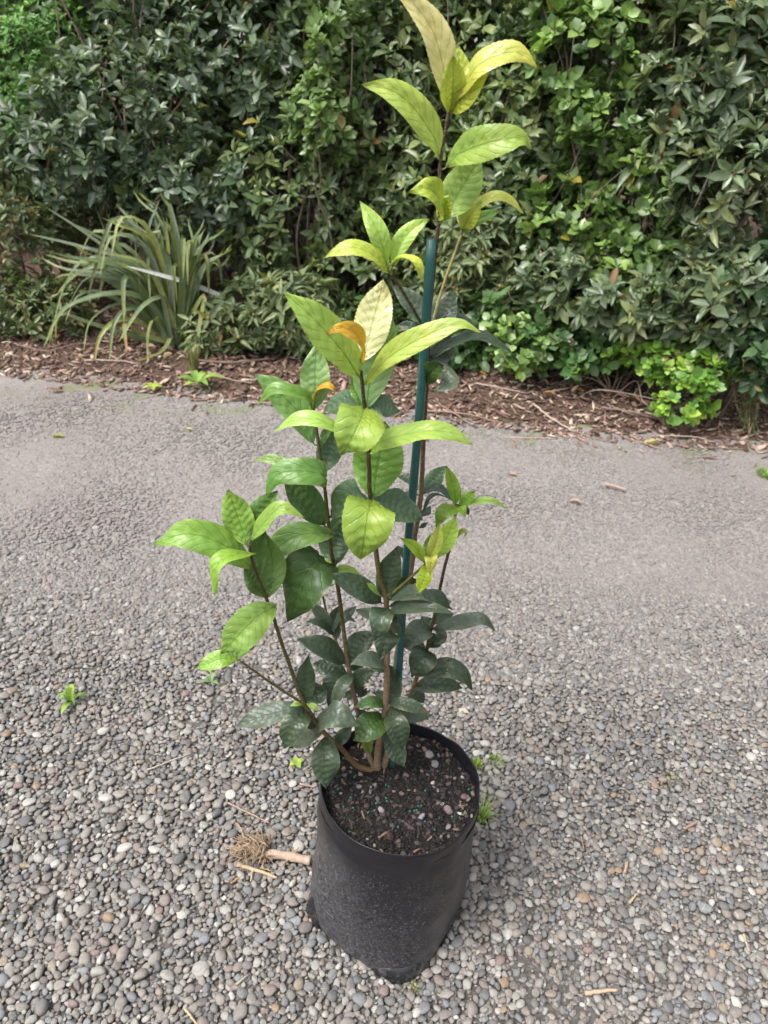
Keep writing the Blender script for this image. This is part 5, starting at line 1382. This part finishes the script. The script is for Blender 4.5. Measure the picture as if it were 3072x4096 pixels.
STK = [('stick', 'pale broken stick lying in front of the dead stalk', [cS(280, 1050), cS(600, 1150), cS(900, 1260)], .0042, (.52, .40, .26), ((.4, 0, -.022, -.002),)),
       ('root_fragment', 'thin crooked root scrap between the dead stalk and the broken stick', [cS(640, 1090), cS(740, 1120), cS(830, 1145)], .0018, (.46, .34, .18), ((.3, -.004, .008, .002),)),
       ('straw', 'long reddish straw lying behind the dead stalk', [cS(120, 60), cS(450, 225), cS(790, 385)], .0018, (.44, .31, .24), ()),
       ('straw', 'thin pale straw alone in the gravel left of the shrub', [(590, 3084), (680, 3050), (765, 3018)], .0018, (.50, .44, .36), ()),
       ('twig', 'thin dark twig in the gravel well left of the bag', [(540, 3698), (575, 3650), (603, 3605)], .0018, (.10, .08, .07), ()),
       ('stick', 'pale split stick on the pebbles in front of the bag, right side', [(2337, 3982), (2400, 3972), (2466, 3968)], .0040, (.55, .42, .29), ()),
       ('straw', 'pale straw pointing towards the camera near the photo edge', [(2972, 3742), (2982, 3775), (2992, 3810)], .0024, (.52, .42, .24), ()),
       ('stick', 'short tan stick standing out right of the bag', [(2504, 3458), (2500, 3480), (2497, 3500)], .0034, (.48, .36, .24), ()),
       ('straw', 'short straw just below the short tan stick', [(2514, 3620), (2530, 3600), (2545, 3578)], .0026, (.50, .42, .24), ()),
       ('stick', 'pinkish stick lying flat in the gravel far right of the bag', [(2732, 3322), (2758, 3308), (2785, 3294)], .0034, (.42, .27, .22), ()),
       ('straw', 'thin brown needle in the gravel right of the grass tuft', [(2322, 3350), (2328, 3375), (2334, 3398)], .0016, (.40, .28, .16), ()),
       ('straw', 'pale straw at the bottom edge of the photo', [(740, 4040), (765, 4070), (790, 4105)], .0024, (.50, .42, .26), ()),
       ('straw', 'greyish straw on the pebbles below the broken stick', [(945, 3945), (968, 3925), (992, 3903)], .0024, (.44, .38, .28), ()),
       ('straw', 'short pinkish straw touching the left rim of the bag', [(1200, 3140), (1230, 3148), (1262, 3152)], .0020, (.46, .31, .25), ()),
       ('straw', 'short orange straw in front of the broken stick', [cS(170, 1330), cS(270, 1270), cS(365, 1200)], .0018, (.50, .32, .14), ()),
       ('splinter', 'pale pink splinter on the packed driveway beyond the shrub', [(2420, 1945), (2465, 1955), (2500, 1968)], .006, (.48, .34, .29), ())]
for nm, lab, pts, r, c, side in STK:
    c = tuple(.82 * q for q in c)
    o = lying_twig(None, nm, [(x, y, .008) for x, y in pts], r, c, lambda x, y: .002, .0015, None, side)
    tag(o, lab, 'stick' if 'stick' in nm or 'twig' in nm else 'straw')
for nm, lab, px, py, ln_, c, yw in [('fallen_leaf', 'pale yellow fallen leaf alone on the far driveway', 755, 1718, .035, (.50, .48, .24), 1.6), ('fallen_leaf', 'pinkish dry leaf on the driveway right of the shrub', 2050, 1902, .035, (.45, .26, .18), 1.2),
                                ('fallen_leaf', 'curled brown leaf on the driveway near the strap-leaved clump', 225, 1562, .06, (.30, .19, .14), 1.9), ('fallen_leaf', 'large yellow-green fallen leaf at the mulch edge below the creeping plant', 2600, 1772, .09, (.46, .42, .20), 1.75),
                                ('fallen_leaf', 'cream dry leaf on the gravel just behind the bag', 1845, 2852, .04, (.55, .50, .38), 1.5), ('fallen_leaf', 'olive leaf lying on the driveway at the edge of the photo, left', 230, 1746, .05, (.30, .30, .07), 1.5),
                                ('fallen_leaf', 'thin pink leaf on the driveway between shrub and creeping plant', 2300, 2015, .045, (.44, .32, .28), 1.3)]:
    P0 = at_z(px, py, .006); o = bpy.data.objects.new(nm, DRY_ME[random.randrange(3)]); place(o, P0 - np.array([ln_ * .5 * math.cos(yw + 1.57), 0, 0]))
    o.scale = (ln_ * .42, ln_, ln_); o.rotation_euler = (.05, random.gauss(0, .15), yw); o.color = (*c, 1); tag(o, lab, 'leaf')
print('objects', len(bpy.data.objects), 'leaves', LEAFN)
